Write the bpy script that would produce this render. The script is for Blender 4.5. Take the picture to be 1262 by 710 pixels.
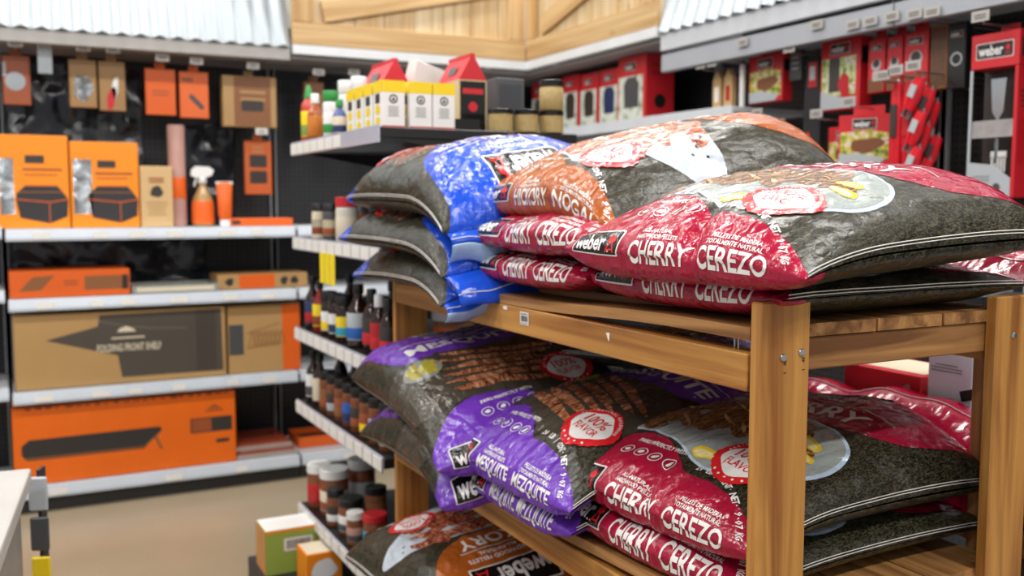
import bpy, bmesh, math, random
import numpy as np
from mathutils import Vector, Matrix

for o in list(bpy.data.objects):
    bpy.data.objects.remove(o)
SC = bpy.context.scene
COL = SC.collection
R = math.radians
PI = math.pi
random.seed(7)

# ------------------------------------------------------------------ camera
cam = bpy.data.cameras.new('camera')
cam.sensor_width = 36.0
cam.lens = 1190.0 / 1262.0 * 36.0
cam.clip_start = 0.05
cam.dof.use_dof = True
cam.dof.focus_distance = 1.38
cam.dof.aperture_fstop = 4.0
camo = bpy.data.objects.new('camera', cam)
COL.objects.link(camo)
camo.location = (0, 0, 1.35)
camo.rotation_euler = (R(90 - 5.042), 0, R(-27.467))
SC.camera = camo

# ------------------------------------------------------------------ world, exposure
SC.view_settings.view_transform = 'Standard'
SC.view_settings.look = 'None'
SC.view_settings.gamma = 1.0
SC.view_settings.use_curve_mapping = False
SC.view_settings.exposure = -0.02
w = bpy.data.worlds.new('store_air')
SC.world = w
w.use_nodes = True
bgn = w.node_tree.nodes['Background']
bgn.inputs[0].default_value = (0.93, 0.95, 1.0, 1)
bgn.inputs[1].default_value = 0.52

# ------------------------------------------------------------------ ceiling lamps (light of the store)
LAMPS = []
for ly in (-1.2, 0.7, 2.6, 4.3):
    for lx in (-1.6, 0.4, 2.3):
        LAMPS.append((lx, ly))
for i, (lx, ly) in enumerate(LAMPS):
    nm = 'ceiling_lamp_%d_offscreen' % (i + 1)
    ld = bpy.data.lights.new(nm, 'AREA')
    ld.shape = 'RECTANGLE'
    ld.size = 1.2
    ld.size_y = 0.16
    ld.energy = 40
    ld.color = (1.0, 0.975, 0.94)
    lo = bpy.data.objects.new(nm, ld)
    COL.objects.link(lo)
    lo.location = (lx, ly, 3.70)

# ------------------------------------------------------------------ helpers: materials
MATS = {}


def lin(h):
    h = h.lstrip('#')
    out = []
    for i in (0, 2, 4):
        c = int(h[i:i + 2], 16) / 255.0
        out.append(c / 12.92 if c <= 0.04045 else ((c + 0.055) / 1.055) ** 2.4)
    return tuple(out) + (1.0,)


def newmat(name):
    m = bpy.data.materials.new(name)
    m.use_nodes = True
    nt = m.node_tree
    b = nt.nodes['Principled BSDF']
    return m, nt, b


def nd(nt, t, **kw):
    n = nt.nodes.new(t)
    for k, v in kw.items():
        if k.startswith('i_'):
            n.inputs[k[2:].replace('_', ' ')].default_value = v
        else:
            setattr(n, k, v)
    return n


def mixcol(nt, fac, a, b, blend='MIX'):
    n = nt.nodes.new('ShaderNodeMix')
    n.data_type = 'RGBA'
    n.blend_type = blend
    for sock, v in ((n.inputs[0], fac), (n.inputs[6], a), (n.inputs[7], b)):
        if hasattr(v, 'links'):
            nt.links.new(v, sock)
        else:
            sock.default_value = v
    return n.outputs[2]


def mapping(nt, scale, coord='Object', rot=(0, 0, 0)):
    tc = nt.nodes.new('ShaderNodeTexCoord')
    mp = nt.nodes.new('ShaderNodeMapping')
    mp.inputs['Scale'].default_value = scale
    mp.inputs['Rotation'].default_value = rot
    nt.links.new(tc.outputs[coord], mp.inputs['Vector'])
    return mp.outputs[0]


def plain(key, col, rough=0.5, metal=0.0, var=0.10, scale=9.0, coat=0.0, spec=0.5, trans=0.0, alpha=1.0, emit=0.0):
    """one procedural paint / paper / plastic with a little tonal noise"""
    if key in MATS:
        return MATS[key]
    m, nt, b = newmat(key)
    c = lin(col) if isinstance(col, str) else tuple(col) + (1,)
    ns = nd(nt, 'ShaderNodeTexNoise')
    ns.inputs['Scale'].default_value = scale
    ns.inputs['Detail'].default_value = 4
    nt.links.new(mapping(nt, (1, 1, 1)), ns.inputs['Vector'])
    d = tuple(x * (1 - var) for x in c[:3]) + (1,)
    l = tuple(min(1, x * (1 + var)) for x in c[:3]) + (1,)
    nt.links.new(mixcol(nt, ns.outputs[0], d, l), b.inputs['Base Color'])
    b.inputs['Roughness'].default_value = rough
    b.inputs['Metallic'].default_value = metal
    b.inputs['Coat Weight'].default_value = coat
    b.inputs['Specular IOR Level'].default_value = spec
    b.inputs['Transmission Weight'].default_value = trans
    b.inputs['Alpha'].default_value = alpha
    if emit:
        b.inputs['Emission Color'].default_value = c
        b.inputs['Emission Strength'].default_value = emit
    MATS[key] = m
    return m


def film_bump(nt, b, strength=0.5):
    """creased plastic film: long creases and small crumples, shared by bag body and print"""
    v = mapping(nt, (1, 1, 1))
    n1 = nd(nt, 'ShaderNodeTexNoise')
    n1.noise_type = 'RIDGED_MULTIFRACTAL'
    n1.inputs['Scale'].default_value = 17
    n1.inputs['Detail'].default_value = 3
    n1.inputs['Distortion'].default_value = 0.6
    nt.links.new(mapping(nt, (1.7, 0.5, 0.5), rot=(0.2, 0.1, 0.35)), n1.inputs['Vector'])
    n2 = nd(nt, 'ShaderNodeTexNoise')
    n2.inputs['Scale'].default_value = 70
    n2.inputs['Detail'].default_value = 3
    n2.inputs['Distortion'].default_value = 1.2
    nt.links.new(v, n2.inputs['Vector'])
    ad = nd(nt, 'ShaderNodeMath', operation='MULTIPLY_ADD')
    nt.links.new(n2.outputs[0], ad.inputs[0])
    ad.inputs[1].default_value = 0.16
    sc = nd(nt, 'ShaderNodeMath', operation='MULTIPLY')
    nt.links.new(n1.outputs[0], sc.inputs[0])
    sc.inputs[1].default_value = 0.35
    nt.links.new(sc.outputs[0], ad.inputs[2])
    # crumpled facets, stretched across the bag so the creases run with the film
    dv = nd(nt, 'ShaderNodeVectorMath', operation='MULTIPLY_ADD')
    nz = nd(nt, 'ShaderNodeTexNoise')
    nz.inputs['Scale'].default_value = 9
    nt.links.new(v, nz.inputs['Vector'])
    nt.links.new(nz.outputs['Color'], dv.inputs[0])
    dv.inputs[1].default_value = (0.10, 0.10, 0.10)
    nt.links.new(mapping(nt, (1.5, 0.55, 0.7), rot=(0.1, 0.2, 0.25)), dv.inputs[2])
    vo = nd(nt, 'ShaderNodeTexVoronoi')
    vo.inputs['Scale'].default_value = 30
    nt.links.new(dv.outputs[0], vo.inputs['Vector'])
    a2 = nd(nt, 'ShaderNodeMath', operation='MULTIPLY_ADD')
    nt.links.new(vo.outputs['Distance'], a2.inputs[0])
    a2.inputs[1].default_value = -0.38
    nt.links.new(ad.outputs[0], a2.inputs[2])
    ad = a2
    bp = nd(nt, 'ShaderNodeBump')
    bp.inputs['Strength'].default_value = strength
    bp.inputs['Distance'].default_value = 0.014
    nt.links.new(ad.outputs[0], bp.inputs['Height'])
    nt.links.new(bp.outputs[0], b.inputs['Normal'])
    nt.links.new(bp.outputs[0], b.inputs['Coat Normal'])


def film(key, col, col2=None, rough=0.13, var=0.12, coat=0.0, strength=0.78):
    if key in MATS:
        return MATS[key]
    m, nt, b = newmat(key)
    c = lin(col)
    c2 = lin(col2) if col2 else tuple(x * (1 - var) for x in c[:3]) + (1,)
    ns = nd(nt, 'ShaderNodeTexNoise')
    ns.inputs['Scale'].default_value = 14
    ns.inputs['Detail'].default_value = 5
    nt.links.new(mapping(nt, (1, 1, 1)), ns.inputs['Vector'])
    nt.links.new(mixcol(nt, ns.outputs[0], c2, c), b.inputs['Base Color'])
    b.inputs['Roughness'].default_value = rough
    b.inputs['Coat Weight'].default_value = coat
    b.inputs['Coat Roughness'].default_value = 0.12
    b.inputs['Specular IOR Level'].default_value = 0.4
    film_bump(nt, b, strength)
    MATS[key] = m
    return m


def pellet_film(key):
    """clear film printed with / showing dark wood pellets"""
    m, nt, b = newmat(key)
    n1 = nd(nt, 'ShaderNodeTexNoise')
    n1.inputs['Scale'].default_value = 1.0
    n1.inputs['Detail'].default_value = 3
    n1.inputs['Distortion'].default_value = 1.5
    nt.links.new(mapping(nt, (430, 120, 260), rot=(0, 0, 0.6)), n1.inputs['Vector'])
    n2 = nd(nt, 'ShaderNodeTexNoise')
    n2.inputs['Scale'].default_value = 16
    n2.inputs['Detail'].default_value = 4
    nt.links.new(mapping(nt, (1, 1, 1)), n2.inputs['Vector'])
    rp = nd(nt, 'ShaderNodeValToRGB')
    rp.color_ramp.elements[0].position = 0.45
    rp.color_ramp.elements[0].color = lin('#14140f')
    rp.color_ramp.elements[1].position = 0.62
    rp.color_ramp.elements[1].color = lin('#5f5a47')
    nt.links.new(n1.outputs[0], rp.inputs[0])
    c = mixcol(nt, n2.outputs[0], lin('#d2d0ca'), lin('#dedcd6'))
    nt.links.new(mixcol(nt, 1.0, rp.outputs[0], c, 'MULTIPLY'), b.inputs['Base Color'])
    b.inputs['Roughness'].default_value = 0.30
    b.inputs['Specular IOR Level'].default_value = 0.32
    b.inputs['Coat Weight'].default_value = 0.0
    b.inputs['Coat Roughness'].default_value = 0.16
    film_bump(nt, b, 0.42)
    MATS[key] = m
    return m


def meat_film(key, dark, mid, light, scale=30):
    m, nt, b = newmat(key)
    n1 = nd(nt, 'ShaderNodeTexNoise')
    n1.inputs['Scale'].default_value = scale
    n1.inputs['Detail'].default_value = 6
    n1.inputs['Distortion'].default_value = 1.8
    nt.links.new(mapping(nt, (2.6, 0.9, 1.2), rot=(0, 0, -0.5)), n1.inputs['Vector'])
    rp = nd(nt, 'ShaderNodeValToRGB')
    e = rp.color_ramp.elements
    e[0].position = 0.34
    e[0].color = lin(dark)
    e[1].position = 0.70
    e[1].color = lin(light)
    k = e.new(0.50)
    k.color = lin(mid)
    nt.links.new(n1.outputs[0], rp.inputs[0])
    nt.links.new(rp.outputs[0], b.inputs['Base Color'])
    b.inputs['Roughness'].default_value = 0.22
    b.inputs['Coat Weight'].default_value = 0.0
    b.inputs['Coat Roughness'].default_value = 0.14
    film_bump(nt, b, 0.45)
    MATS[key] = m
    return m


def wood(key, base, dark, knots=True, scale=1.0, rough=0.55):
    """boards carry their length along local X"""
    if key in MATS:
        return MATS[key]
    m, nt, b = newmat(key)
    tc = nt.nodes.new('ShaderNodeTexCoord')
    oi = nt.nodes.new('ShaderNodeObjectInfo')
    ad = nd(nt, 'ShaderNodeVectorMath', operation='ADD')
    ml = nd(nt, 'ShaderNodeVectorMath', operation='SCALE')
    cmb = nt.nodes.new('ShaderNodeCombineXYZ')
    for i in range(3):
        nt.links.new(oi.outputs['Random'], cmb.inputs[i])
    nt.links.new(cmb.outputs[0], ml.inputs[0])
    ml.inputs[3].default_value = 31.0
    nt.links.new(tc.outputs['Object'], ad.inputs[0])
    nt.links.new(ml.outputs[0], ad.inputs[1])
    mp = nt.nodes.new('ShaderNodeMapping')
    mp.inputs['Scale'].default_value = (1.3 * scale, 22 * scale, 22 * scale)
    nt.links.new(ad.outputs[0], mp.inputs['Vector'])
    g = nd(nt, 'ShaderNodeTexNoise')
    g.inputs['Scale'].default_value = 1.0
    g.inputs['Detail'].default_value = 5
    g.inputs['Distortion'].default_value = 0.9
    nt.links.new(mp.outputs[0], g.inputs['Vector'])
    mp2 = nt.nodes.new('ShaderNodeMapping')
    mp2.inputs['Scale'].default_value = (2.0 * scale, 90 * scale, 90 * scale)
    nt.links.new(ad.outputs[0], mp2.inputs['Vector'])
    g2 = nd(nt, 'ShaderNodeTexNoise')
    g2.inputs['Scale'].default_value = 1.0
    g2.inputs['Detail'].default_value = 3
    nt.links.new(mp2.outputs[0], g2.inputs['Vector'])
    rp = nd(nt, 'ShaderNodeValToRGB')
    rp.color_ramp.elements[0].position = 0.38
    rp.color_ramp.elements[0].color = lin(dark)
    rp.color_ramp.elements[1].position = 0.60
    rp.color_ramp.elements[1].color = lin(base)
    nt.links.new(g.outputs[0], rp.inputs[0])
    c = mixcol(nt, g2.outputs[0], lin('#b9ab98'), (1, 1, 1, 1))
    col = mixcol(nt, 1.0, rp.outputs[0], c, 'MULTIPLY')
    if knots:
        mp3 = nt.nodes.new('ShaderNodeMapping')
        mp3.inputs['Scale'].default_value = (4.2, 9, 9)
        nt.links.new(ad.outputs[0], mp3.inputs['Vector'])
        vo = nd(nt, 'ShaderNodeTexVoronoi')
        vo.inputs['Scale'].default_value = 1.0
        nt.links.new(mp3.outputs[0], vo.inputs['Vector'])
        kr = nd(nt, 'ShaderNodeValToRGB')
        kr.color_ramp.elements[0].position = 0.05
        kr.color_ramp.elements[0].color = (1, 1, 1, 1)
        kr.color_ramp.elements[1].position = 0.17
        kr.color_ramp.elements[1].color = (0, 0, 0, 1)
        nt.links.new(vo.outputs['Distance'], kr.inputs[0])
        km = nd(nt, 'ShaderNodeMath', operation='MULTIPLY')
        nt.links.new(kr.outputs[0], km.inputs[0])
        km.inputs[1].default_value = 0.7
        col = mixcol(nt, km.outputs[0], col, lin('#5d3c1e'))
    nt.links.new(col, b.inputs['Base Color'])
    b.inputs['Roughness'].default_value = rough
    bp = nd(nt, 'ShaderNodeBump')
    bp.inputs['Strength'].default_value = 0.25
    bp.inputs['Distance'].default_value = 0.002
    nt.links.new(g2.outputs[0], bp.inputs['Height'])
    nt.links.new(bp.outputs[0], b.inputs['Normal'])
    MATS[key] = m
    return m


def pegboard(key, axis):
    """black perforated steel, one hole each inch (too small to build singly)"""
    m, nt, b = newmat(key)
    tc = nt.nodes.new('ShaderNodeTexCoord')
    sp = nt.nodes.new('ShaderNodeSeparateXYZ')
    nt.links.new(tc.outputs['Object'], sp.inputs[0])
    ds = []
    for ch in (axis, 'Z'):
        a = nd(nt, 'ShaderNodeMath', operation='MULTIPLY')
        nt.links.new(sp.outputs[ch], a.inputs[0])
        a.inputs[1].default_value = 1 / 0.0254
        f = nd(nt, 'ShaderNodeMath', operation='FRACT')
        nt.links.new(a.outputs[0], f.inputs[0])
        s = nd(nt, 'ShaderNodeMath', operation='SUBTRACT')
        nt.links.new(f.outputs[0], s.inputs[0])
        s.inputs[1].default_value = 0.5
        q = nd(nt, 'ShaderNodeMath', operation='POWER')
        ab = nd(nt, 'ShaderNodeMath', operation='ABSOLUTE')
        nt.links.new(s.outputs[0], ab.inputs[0])
        nt.links.new(ab.outputs[0], q.inputs[0])
        q.inputs[1].default_value = 2
        ds.append(q)
    ad = nd(nt, 'ShaderNodeMath', operation='ADD')
    nt.links.new(ds[0].outputs[0], ad.inputs[0])
    nt.links.new(ds[1].outputs[0], ad.inputs[1])
    lt = nd(nt, 'ShaderNodeMath', operation='LESS_THAN')
    nt.links.new(ad.outputs[0], lt.inputs[0])
    lt.inputs[1].default_value = 0.075
    nt.links.new(mixcol(nt, lt.outputs[0], lin('#28292b'), lin('#040404')), b.inputs['Base Color'])
    b.inputs['Roughness'].default_value = 0.42
    MATS[key] = m
    return m


# ------------------------------------------------------------------ helpers: meshes
def link(ob, parent=None):
    COL.objects.link(ob)
    if parent is not None:
        ob.parent = parent
    return ob


def tag(o, label=None, cat=None, group=None, kind=None):
    if label:
        o['label'] = label
    if cat:
        o['category'] = cat
    if group:
        o['group'] = group
    if kind:
        o['kind'] = kind
    return o


def thing(name, label, cat, loc=(0, 0, 0), rotz=0.0, group=None, rot=None):
    o = bpy.data.objects.new(name, None)
    o.empty_display_size = 0.05
    link(o)
    o.location = loc
    o.rotation_euler = rot if rot else (0, 0, rotz)
    return tag(o, label, cat, group)


class MB:
    def __init__(s):
        s.bm = bmesh.new()

    def box(s, x0, x1, y0, y1, z0, z1, bev=0.0, seg=1):
        r = bmesh.ops.create_cube(s.bm, size=1.0)
        vs = r['verts']
        for v in vs:
            v.co.x = x0 if v.co.x < 0 else x1
            v.co.y = y0 if v.co.y < 0 else y1
            v.co.z = z0 if v.co.z < 0 else z1
        if bev > 0:
            es = list({e for v in vs for e in v.link_edges})
            bmesh.ops.bevel(s.bm, geom=es, offset=bev, segments=seg, affect='EDGES', profile=0.5)
        return s

    def lathe(s, prof, n=20, c=(0, 0, 0), axis='Z'):
        rings = []
        for r, z in prof:
            ring = []
            for i in range(n):
                a = 2 * PI * i / n
                if axis == 'Z':
                    p = (c[0] + r * math.cos(a), c[1] + r * math.sin(a), c[2] + z)
                elif axis == 'X':
                    p = (c[0] + z, c[1] + r * math.cos(a), c[2] + r * math.sin(a))
                else:
                    p = (c[0] + r * math.cos(a), c[1] - z, c[2] + r * math.sin(a))
                ring.append(s.bm.verts.new(p))
            rings.append(ring)
        for a, b in zip(rings, rings[1:]):
            for i in range(n):
                j = (i + 1) % n
                s.bm.faces.new((a[i], a[j], b[j], b[i]))
        s.bm.faces.new(list(reversed(rings[0])))
        s.bm.faces.new(rings[-1])
        return s

    def prism(s, pts, d0, d1, axis='Y'):
        """extrude a closed outline along an axis"""
        A, B = [], []
        for p, q in pts:
            if axis == 'Y':
                A.append(s.bm.verts.new((p, d0, q)))
                B.append(s.bm.verts.new((p, d1, q)))
            elif axis == 'X':
                A.append(s.bm.verts.new((d0, p, q)))
                B.append(s.bm.verts.new((d1, p, q)))
            else:
                A.append(s.bm.verts.new((p, q, d0)))
                B.append(s.bm.verts.new((p, q, d1)))
        n = len(pts)
        for i in range(n):
            j = (i + 1) % n
            s.bm.faces.new((A[i], A[j], B[j], B[i]))
        s.bm.faces.new(list(reversed(A)))
        s.bm.faces.new(B)
        return s

    def tube(s, pts, r, n=8):
        pts = [Vector(p) for p in pts]
        rings = []
        for i, p in enumerate(pts):
            d = (pts[min(i + 1, len(pts) - 1)] - pts[max(i - 1, 0)]).normalized()
            ref = Vector((0, 0, 1)) if abs(d.z) < 0.9 else Vector((1, 0, 0))
            a = d.cross(ref).normalized()
            b = d.cross(a)
            rr = r[i] if isinstance(r, (list, tuple)) else r
            rings.append([s.bm.verts.new(p + a * rr * math.cos(2 * PI * k / n) + b * rr * math.sin(2 * PI * k / n)) for k in range(n)])
        for a, b in zip(rings, rings[1:]):
            for k in range(n):
                j = (k + 1) % n
                s.bm.faces.new((a[k], a[j], b[j], b[k]))
        s.bm.faces.new(list(reversed(rings[0])))
        s.bm.faces.new(rings[-1])
        return s

    def build(s, name, mat, parent=None, smooth=False, loc=None, rot=None):
        bmesh.ops.recalc_face_normals(s.bm, faces=s.bm.faces)
        me = bpy.data.meshes.new(name)
        s.bm.to_mesh(me)
        s.bm.free()
        if smooth:
            for p in me.polygons:
                p.use_smooth = True
            try:
                me.set_sharp_from_angle(angle=R(40))
            except Exception:
                pass
        me.materials.append(mat)
        o = bpy.data.objects.new(name, me)
        if loc:
            o.location = loc
        if rot:
            o.rotation_euler = rot
        return link(o, parent)


def struct(o):
    return tag(o, kind='structure')


def copy_tree(o, parent=None):
    c = o.copy()
    COL.objects.link(c)
    c.parent = parent
    for ch in o.children:
        copy_tree(ch, c)
    return c


# ------------------------------------------------------------------ helpers: flat shapes for print
TXT = {}


def text2d(s, size, sx=1.0, bold=0.0, res=2):
    k = (s, bold, res)
    if k not in TXT:
        cu = bpy.data.curves.new('t', 'FONT')
        cu.body = s
        cu.size = 1.0
        cu.align_x = 'CENTER'
        cu.align_y = 'CENTER'
        cu.resolution_u = res
        cu.offset = bold
        ob = bpy.data.objects.new('t', cu)
        COL.objects.link(ob)
        dg = bpy.context.evaluated_depsgraph_get()
        dg.update()
        me = ob.evaluated_get(dg).to_mesh()
        vs = [(v.co.x, v.co.y) for v in me.vertices]
        fs = [tuple(p.vertices) for p in me.polygons]
        ob.evaluated_get(dg).to_mesh_clear()
        bpy.data.objects.remove(ob)
        bpy.data.curves.remove(cu)
        ys = [v[1] for v in vs] or [0]
        TXT[k] = (vs, fs, (min(ys) + max(ys)) / 2)
    vs, fs, ym = TXT[k]
    return [(x * size * sx, (y - ym) * size) for x, y in vs], fs


class P2:
    """collects flat shapes in a plane (a to the right, b up)"""
    def __init__(s):
        s.v, s.f = [], []

    def add(s, vs, fs, c=(0, 0), rot=0.0):
        n = len(s.v)
        co, si = math.cos(rot), math.sin(rot)
        s.v += [(c[0] + x * co - y * si, c[1] + x * si + y * co) for x, y in vs]
        s.f += [tuple(i + n for i in f) for f in fs]
        return s

    def text(s, t, size, c, sx=1.0, bold=0.0, rot=0.0, res=2):
        vs, fs = text2d(t, size, sx, bold, res)
        return s.add(vs, fs, c, rot)

    def fit(s, t, c, wid, hei, bold=0.0, rot=0.0, res=2):
        """lettering stretched to a given width and height"""
        vs, fs = text2d(t, 1.0, 1.0, bold, res)
        xs = [v[0] for v in vs]
        ys = [v[1] for v in vs]
        kx = wid / (max(xs) - min(xs))
        ky = hei / (max(ys) - min(ys))
        mx = (max(xs) + min(xs)) / 2
        return s.add([((x - mx) * kx, y * ky) for x, y in vs], fs, c, rot)

    def poly(s, pts, c=(0, 0), rot=0.0):
        return s.add(pts, [tuple(range(len(pts)))], c, rot)

    def rect(s, x0, x1, y0, y1):
        return s.poly([(x0, y0), (x1, y0), (x1, y1), (x0, y1)])

    def rrect(s, c, wd, h, r, rot=0.0):
        pts = []
        for cx, cy, a0 in ((wd / 2 - r, h / 2 - r, 0), (-wd / 2 + r, h / 2 - r, 90), (-wd / 2 + r, -h / 2 + r, 180), (wd / 2 - r, -h / 2 + r, 270)):
            for k in range(5):
                a = R(a0 + k * 22.5)
                pts.append((cx + r * math.cos(a), cy + r * math.sin(a)))
        return s.poly(pts, c, rot)

    def disc(s, c, rx, ry=None, n=28, rot=0.0):
        ry = ry or rx
        return s.poly([(rx * math.cos(2 * PI * i / n), ry * math.sin(2 * PI * i / n)) for i in range(n)], c, rot)

    def ring(s, c, r0, r1, n=36, a0=0, a1=360, sy=1.0, rot=0.0):
        vs, fs = [], []
        m = n + 1
        for i in range(m):
            a = R(a0 + (a1 - a0) * i / n)
            vs += [(r0 * math.cos(a), sy * r0 * math.sin(a)), (r1 * math.cos(a), sy * r1 * math.sin(a))]
        for i in range(n):
            fs.append((2 * i, 2 * i + 1, 2 * i + 3, 2 * i + 2))
        return s.add(vs, fs, c, rot)

    def line(s, pts, wd):
        for (x0, y0), (x1, y1) in zip(pts, pts[1:]):
            d = math.hypot(x1 - x0, y1 - y0) or 1e-6
            nx, ny = -(y1 - y0) / d * wd / 2, (x1 - x0) / d * wd / 2
            s.poly([(x0 + nx, y0 + ny), (x0 - nx, y0 - ny), (x1 - nx, y1 - ny), (x1 + nx, y1 + ny)])
        return s

    def blob(s, c, rx, ry, rot=0.0, seed=0, n=26, amp=0.16):
        rr = random.Random(seed)
        ph = [rr.uniform(0, 6.28) for _ in range(4)]
        pts = []
        for i in range(n):
            a = 2 * PI * i / n
            k = 1 + amp * (0.5 * math.sin(2 * a + ph[0]) + 0.5 * math.sin(3 * a + ph[1]) + 0.35 * math.sin(5 * a + ph[2]))
            pts.append((rx * k * math.cos(a), ry * k * math.sin(a)))
        return s.poly(pts, c, rot)

    def smooth(s, pts, sub=5):
        """closed smooth outline through points"""
        n = len(pts)
        out = []
        for i in range(n):
            p0, p1, p2, p3 = (np.array(pts[(i + k) % n]) for k in (-1, 0, 1, 2))
            for j in range(sub):
                t = j / sub
                q = 0.5 * (2 * p1 + (p2 - p0) * t + (2 * p0 - 5 * p1 + 4 * p2 - p3) * t * t + (3 * p1 - p0 - 3 * p2 + p3) * t ** 3)
                out.append((float(q[0]), float(q[1])))
        return s.poly(out)

    def arc_text(s, t, c, r, a0, a1, size, bold=0.0, inside=False):
        n = len(t)
        for i, ch in enumerate(t):
            if ch == ' ':
                continue
            a = R(a0 + (a1 - a0) * (i / max(1, n - 1)))
            p = (c[0] + r * math.cos(a), c[1] + r * math.sin(a))
            s.text(ch, size, p, 0.9, bold, a - PI / 2 if not inside else a + PI / 2, 1)
        return s

    def bm(s):
        bm = bmesh.new()
        vs = [bm.verts.new((x, y, 0)) for x, y in s.v]
        for f in s.f:
            try:
                bm.faces.new([vs[i] for i in f])
            except ValueError:
                pass
        bmesh.ops.triangulate(bm, faces=[f for f in bm.faces if len(f.verts) > 4])
        for f in bm.faces:
            if f.normal.z < 0:
                f.normal_flip()
        return bm

    def tess(s, ga, gb):
        """cut along the design grid so that the print can follow a curved bag"""
        bm = s.bm()
        if len(bm.verts):
            for ax in (0, 1):
                lo = min(v.co[ax] for v in bm.verts)
                hi = max(v.co[ax] for v in bm.verts)
                no = (1, 0, 0) if ax == 0 else (0, 1, 0)
                for c in (ga if ax == 0 else gb):
                    c = float(c)
                    if lo < c < hi:
                        co = (c, 0, 0) if ax == 0 else (0, c, 0)
                        bmesh.ops.bisect_plane(bm, geom=bm.verts[:] + bm.edges[:] + bm.faces[:], plane_co=co, plane_no=no, dist=1e-7)
        bm.verts.index_update()
        V = np.array([(v.co.x, v.co.y) for v in bm.verts]) if len(bm.verts) else np.zeros((0, 2))
        F = [tuple(v.index for v in f.verts) for f in bm.faces]
        bm.free()
        return V, F


def flat_print(name, p2, mat, parent, origin, right, upv, off):
    """a print on a flat face; origin, right and up in the parent's space"""
    bm = p2.bm()
    right, upv = Vector(right).normalized(), Vector(upv).normalized()
    n = right.cross(upv)
    o = Vector(origin)
    for v in bm.verts:
        v.co = o + right * v.co.x + upv * v.co.y + n * off
    me = bpy.data.meshes.new(name)
    bm.to_mesh(me)
    bm.free()
    me.materials.append(mat)
    ob = bpy.data.objects.new(name, me)
    return link(ob, parent)


def logo_shapes(c, wd, h, rot=0.0):
    """black plate, white keyline, condensed lettering and kettle emblem; four shape sets"""
    co, si = math.cos(rot), math.sin(rot)

    def at(x, y):
        return (c[0] + x * co - y * si, c[1] + x * si + y * co)
    pl, fr, le, em = P2(), P2(), P2(), P2()
    fr.rrect(c, wd, h, h * 0.06, rot)
    pl.rrect(c, wd - h * 0.10, h - h * 0.10, h * 0.05, rot)
    le.fit('weber', at(-wd * 0.10, 0.01 * h), wd * 0.66, h * 0.66, 0.028, rot)
    r = h * 0.16
    em.disc(at(wd * 0.355, h * 0.10), r, r * 0.85, 20, rot)
    for p, q in (((-.06, -.05), (-.16, -.36)), ((.06, -.05), (.16, -.36)), ((-.14, -.27), (.14, -.27)), ((0, .22), (0, .33))):
        em.line([at(wd * .355 + p[0] * h, p[1] * h), at(wd * .355 + q[0] * h, q[1] * h)], h * .05)
    return pl, fr, le, em

# ================================================================== THE SETTING
def floor_mat():
    m, nt, b = newmat('polished_concrete')
    n1 = nd(nt, 'ShaderNodeTexNoise')
    n1.inputs['Scale'].default_value = 2.2
    n1.inputs['Detail'].default_value = 6
    nt.links.new(mapping(nt, (1, 1, 1)), n1.inputs['Vector'])
    n2 = nd(nt, 'ShaderNodeTexNoise')
    n2.inputs['Scale'].default_value = 120
    nt.links.new(mapping(nt, (1, 1, 1)), n2.inputs['Vector'])
    c = mixcol(nt, n1.outputs[0], lin('#91836c'), lin('#a49680'))
    d = mixcol(nt, n2.outputs[0], lin('#e4e0d8'), (1, 1, 1, 1))
    nt.links.new(mixcol(nt, 1.0, c, d, 'MULTIPLY'), b.inputs['Base Color'])
    b.inputs['Roughness'].default_value = 0.30
    return m


struct(MB().box(-3.2, 3.3, -2.2, 5.2, -0.05, 0).build('floor', floor_mat()))
struct(MB().box(-3.2, 3.3, 5.12, 5.2, 0, 3.9).build('wall_back', plain('wall_paint', '#b9b6b0', 0.8)))
struct(MB().box(2.98, 3.06, -2.2, 5.12, 0, 3.9).build('wall_right', plain('wall_paint', '#b9b6b0', 0.8)))
struct(MB().box(-3.2, 3.3, -2.2, 5.2, 3.9, 3.95).build('ceiling', plain('ceiling_paint', '#8f8f8c', 0.9)))

M_UPR = plain('upright_grey_paint', '#a0a4a8', 0.45, 0.2)
M_SHELF = plain('shelf_white_paint', '#c9ced4', 0.4)
M_RAIL = plain('price_rail_plastic', '#bcc3cc', 0.25, coat=0.4)
M_KICK = plain('kick_black', '#2a2a2b', 0.5)
M_TAG = plain('price_card', '#e6e3dd', 0.5)
M_TAGK = plain('price_card_print', '#55504c', 0.6)
M_PEGX = pegboard('pegboard_black_back', 'X')
M_PEGY = pegboard('pegboard_black_side', 'Y')
M_CORR = plain('galvanised_sheet', '#a6aeb4', 0.35, 0.3, var=0.05)
M_FASC = plain('canopy_fascia', '#a9a6a2', 0.5)
M_UNDER = plain('canopy_underside', '#8f8c8a', 0.6)
M_STEEL = plain('hook_steel', '#a7a9ab', 0.3, 0.9)


def price_cards(rail, x0, x1, y, z, n, seed, axis='X'):
    rr = random.Random(seed)
    for k in range(n):
        x = x0 + (x1 - x0) * (k + rr.uniform(0.25, 0.75)) / n
        wd = rr.uniform(0.05, 0.08)
        p = P2().rect(-wd / 2, wd / 2, -0.014, 0.014)
        if axis == 'X':
            flat_print('price_card', p, M_TAG, rail, (x, y, z), (1, 0, 0), (0, 0, 1), 0.002)
        else:
            flat_print('price_card', p, M_TAG, rail, (y, x, z), (0, -1, 0), (0, 0, 1), 0.002)


SH_Z = [1.240, 0.940, 0.537, 0.120]


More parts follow.
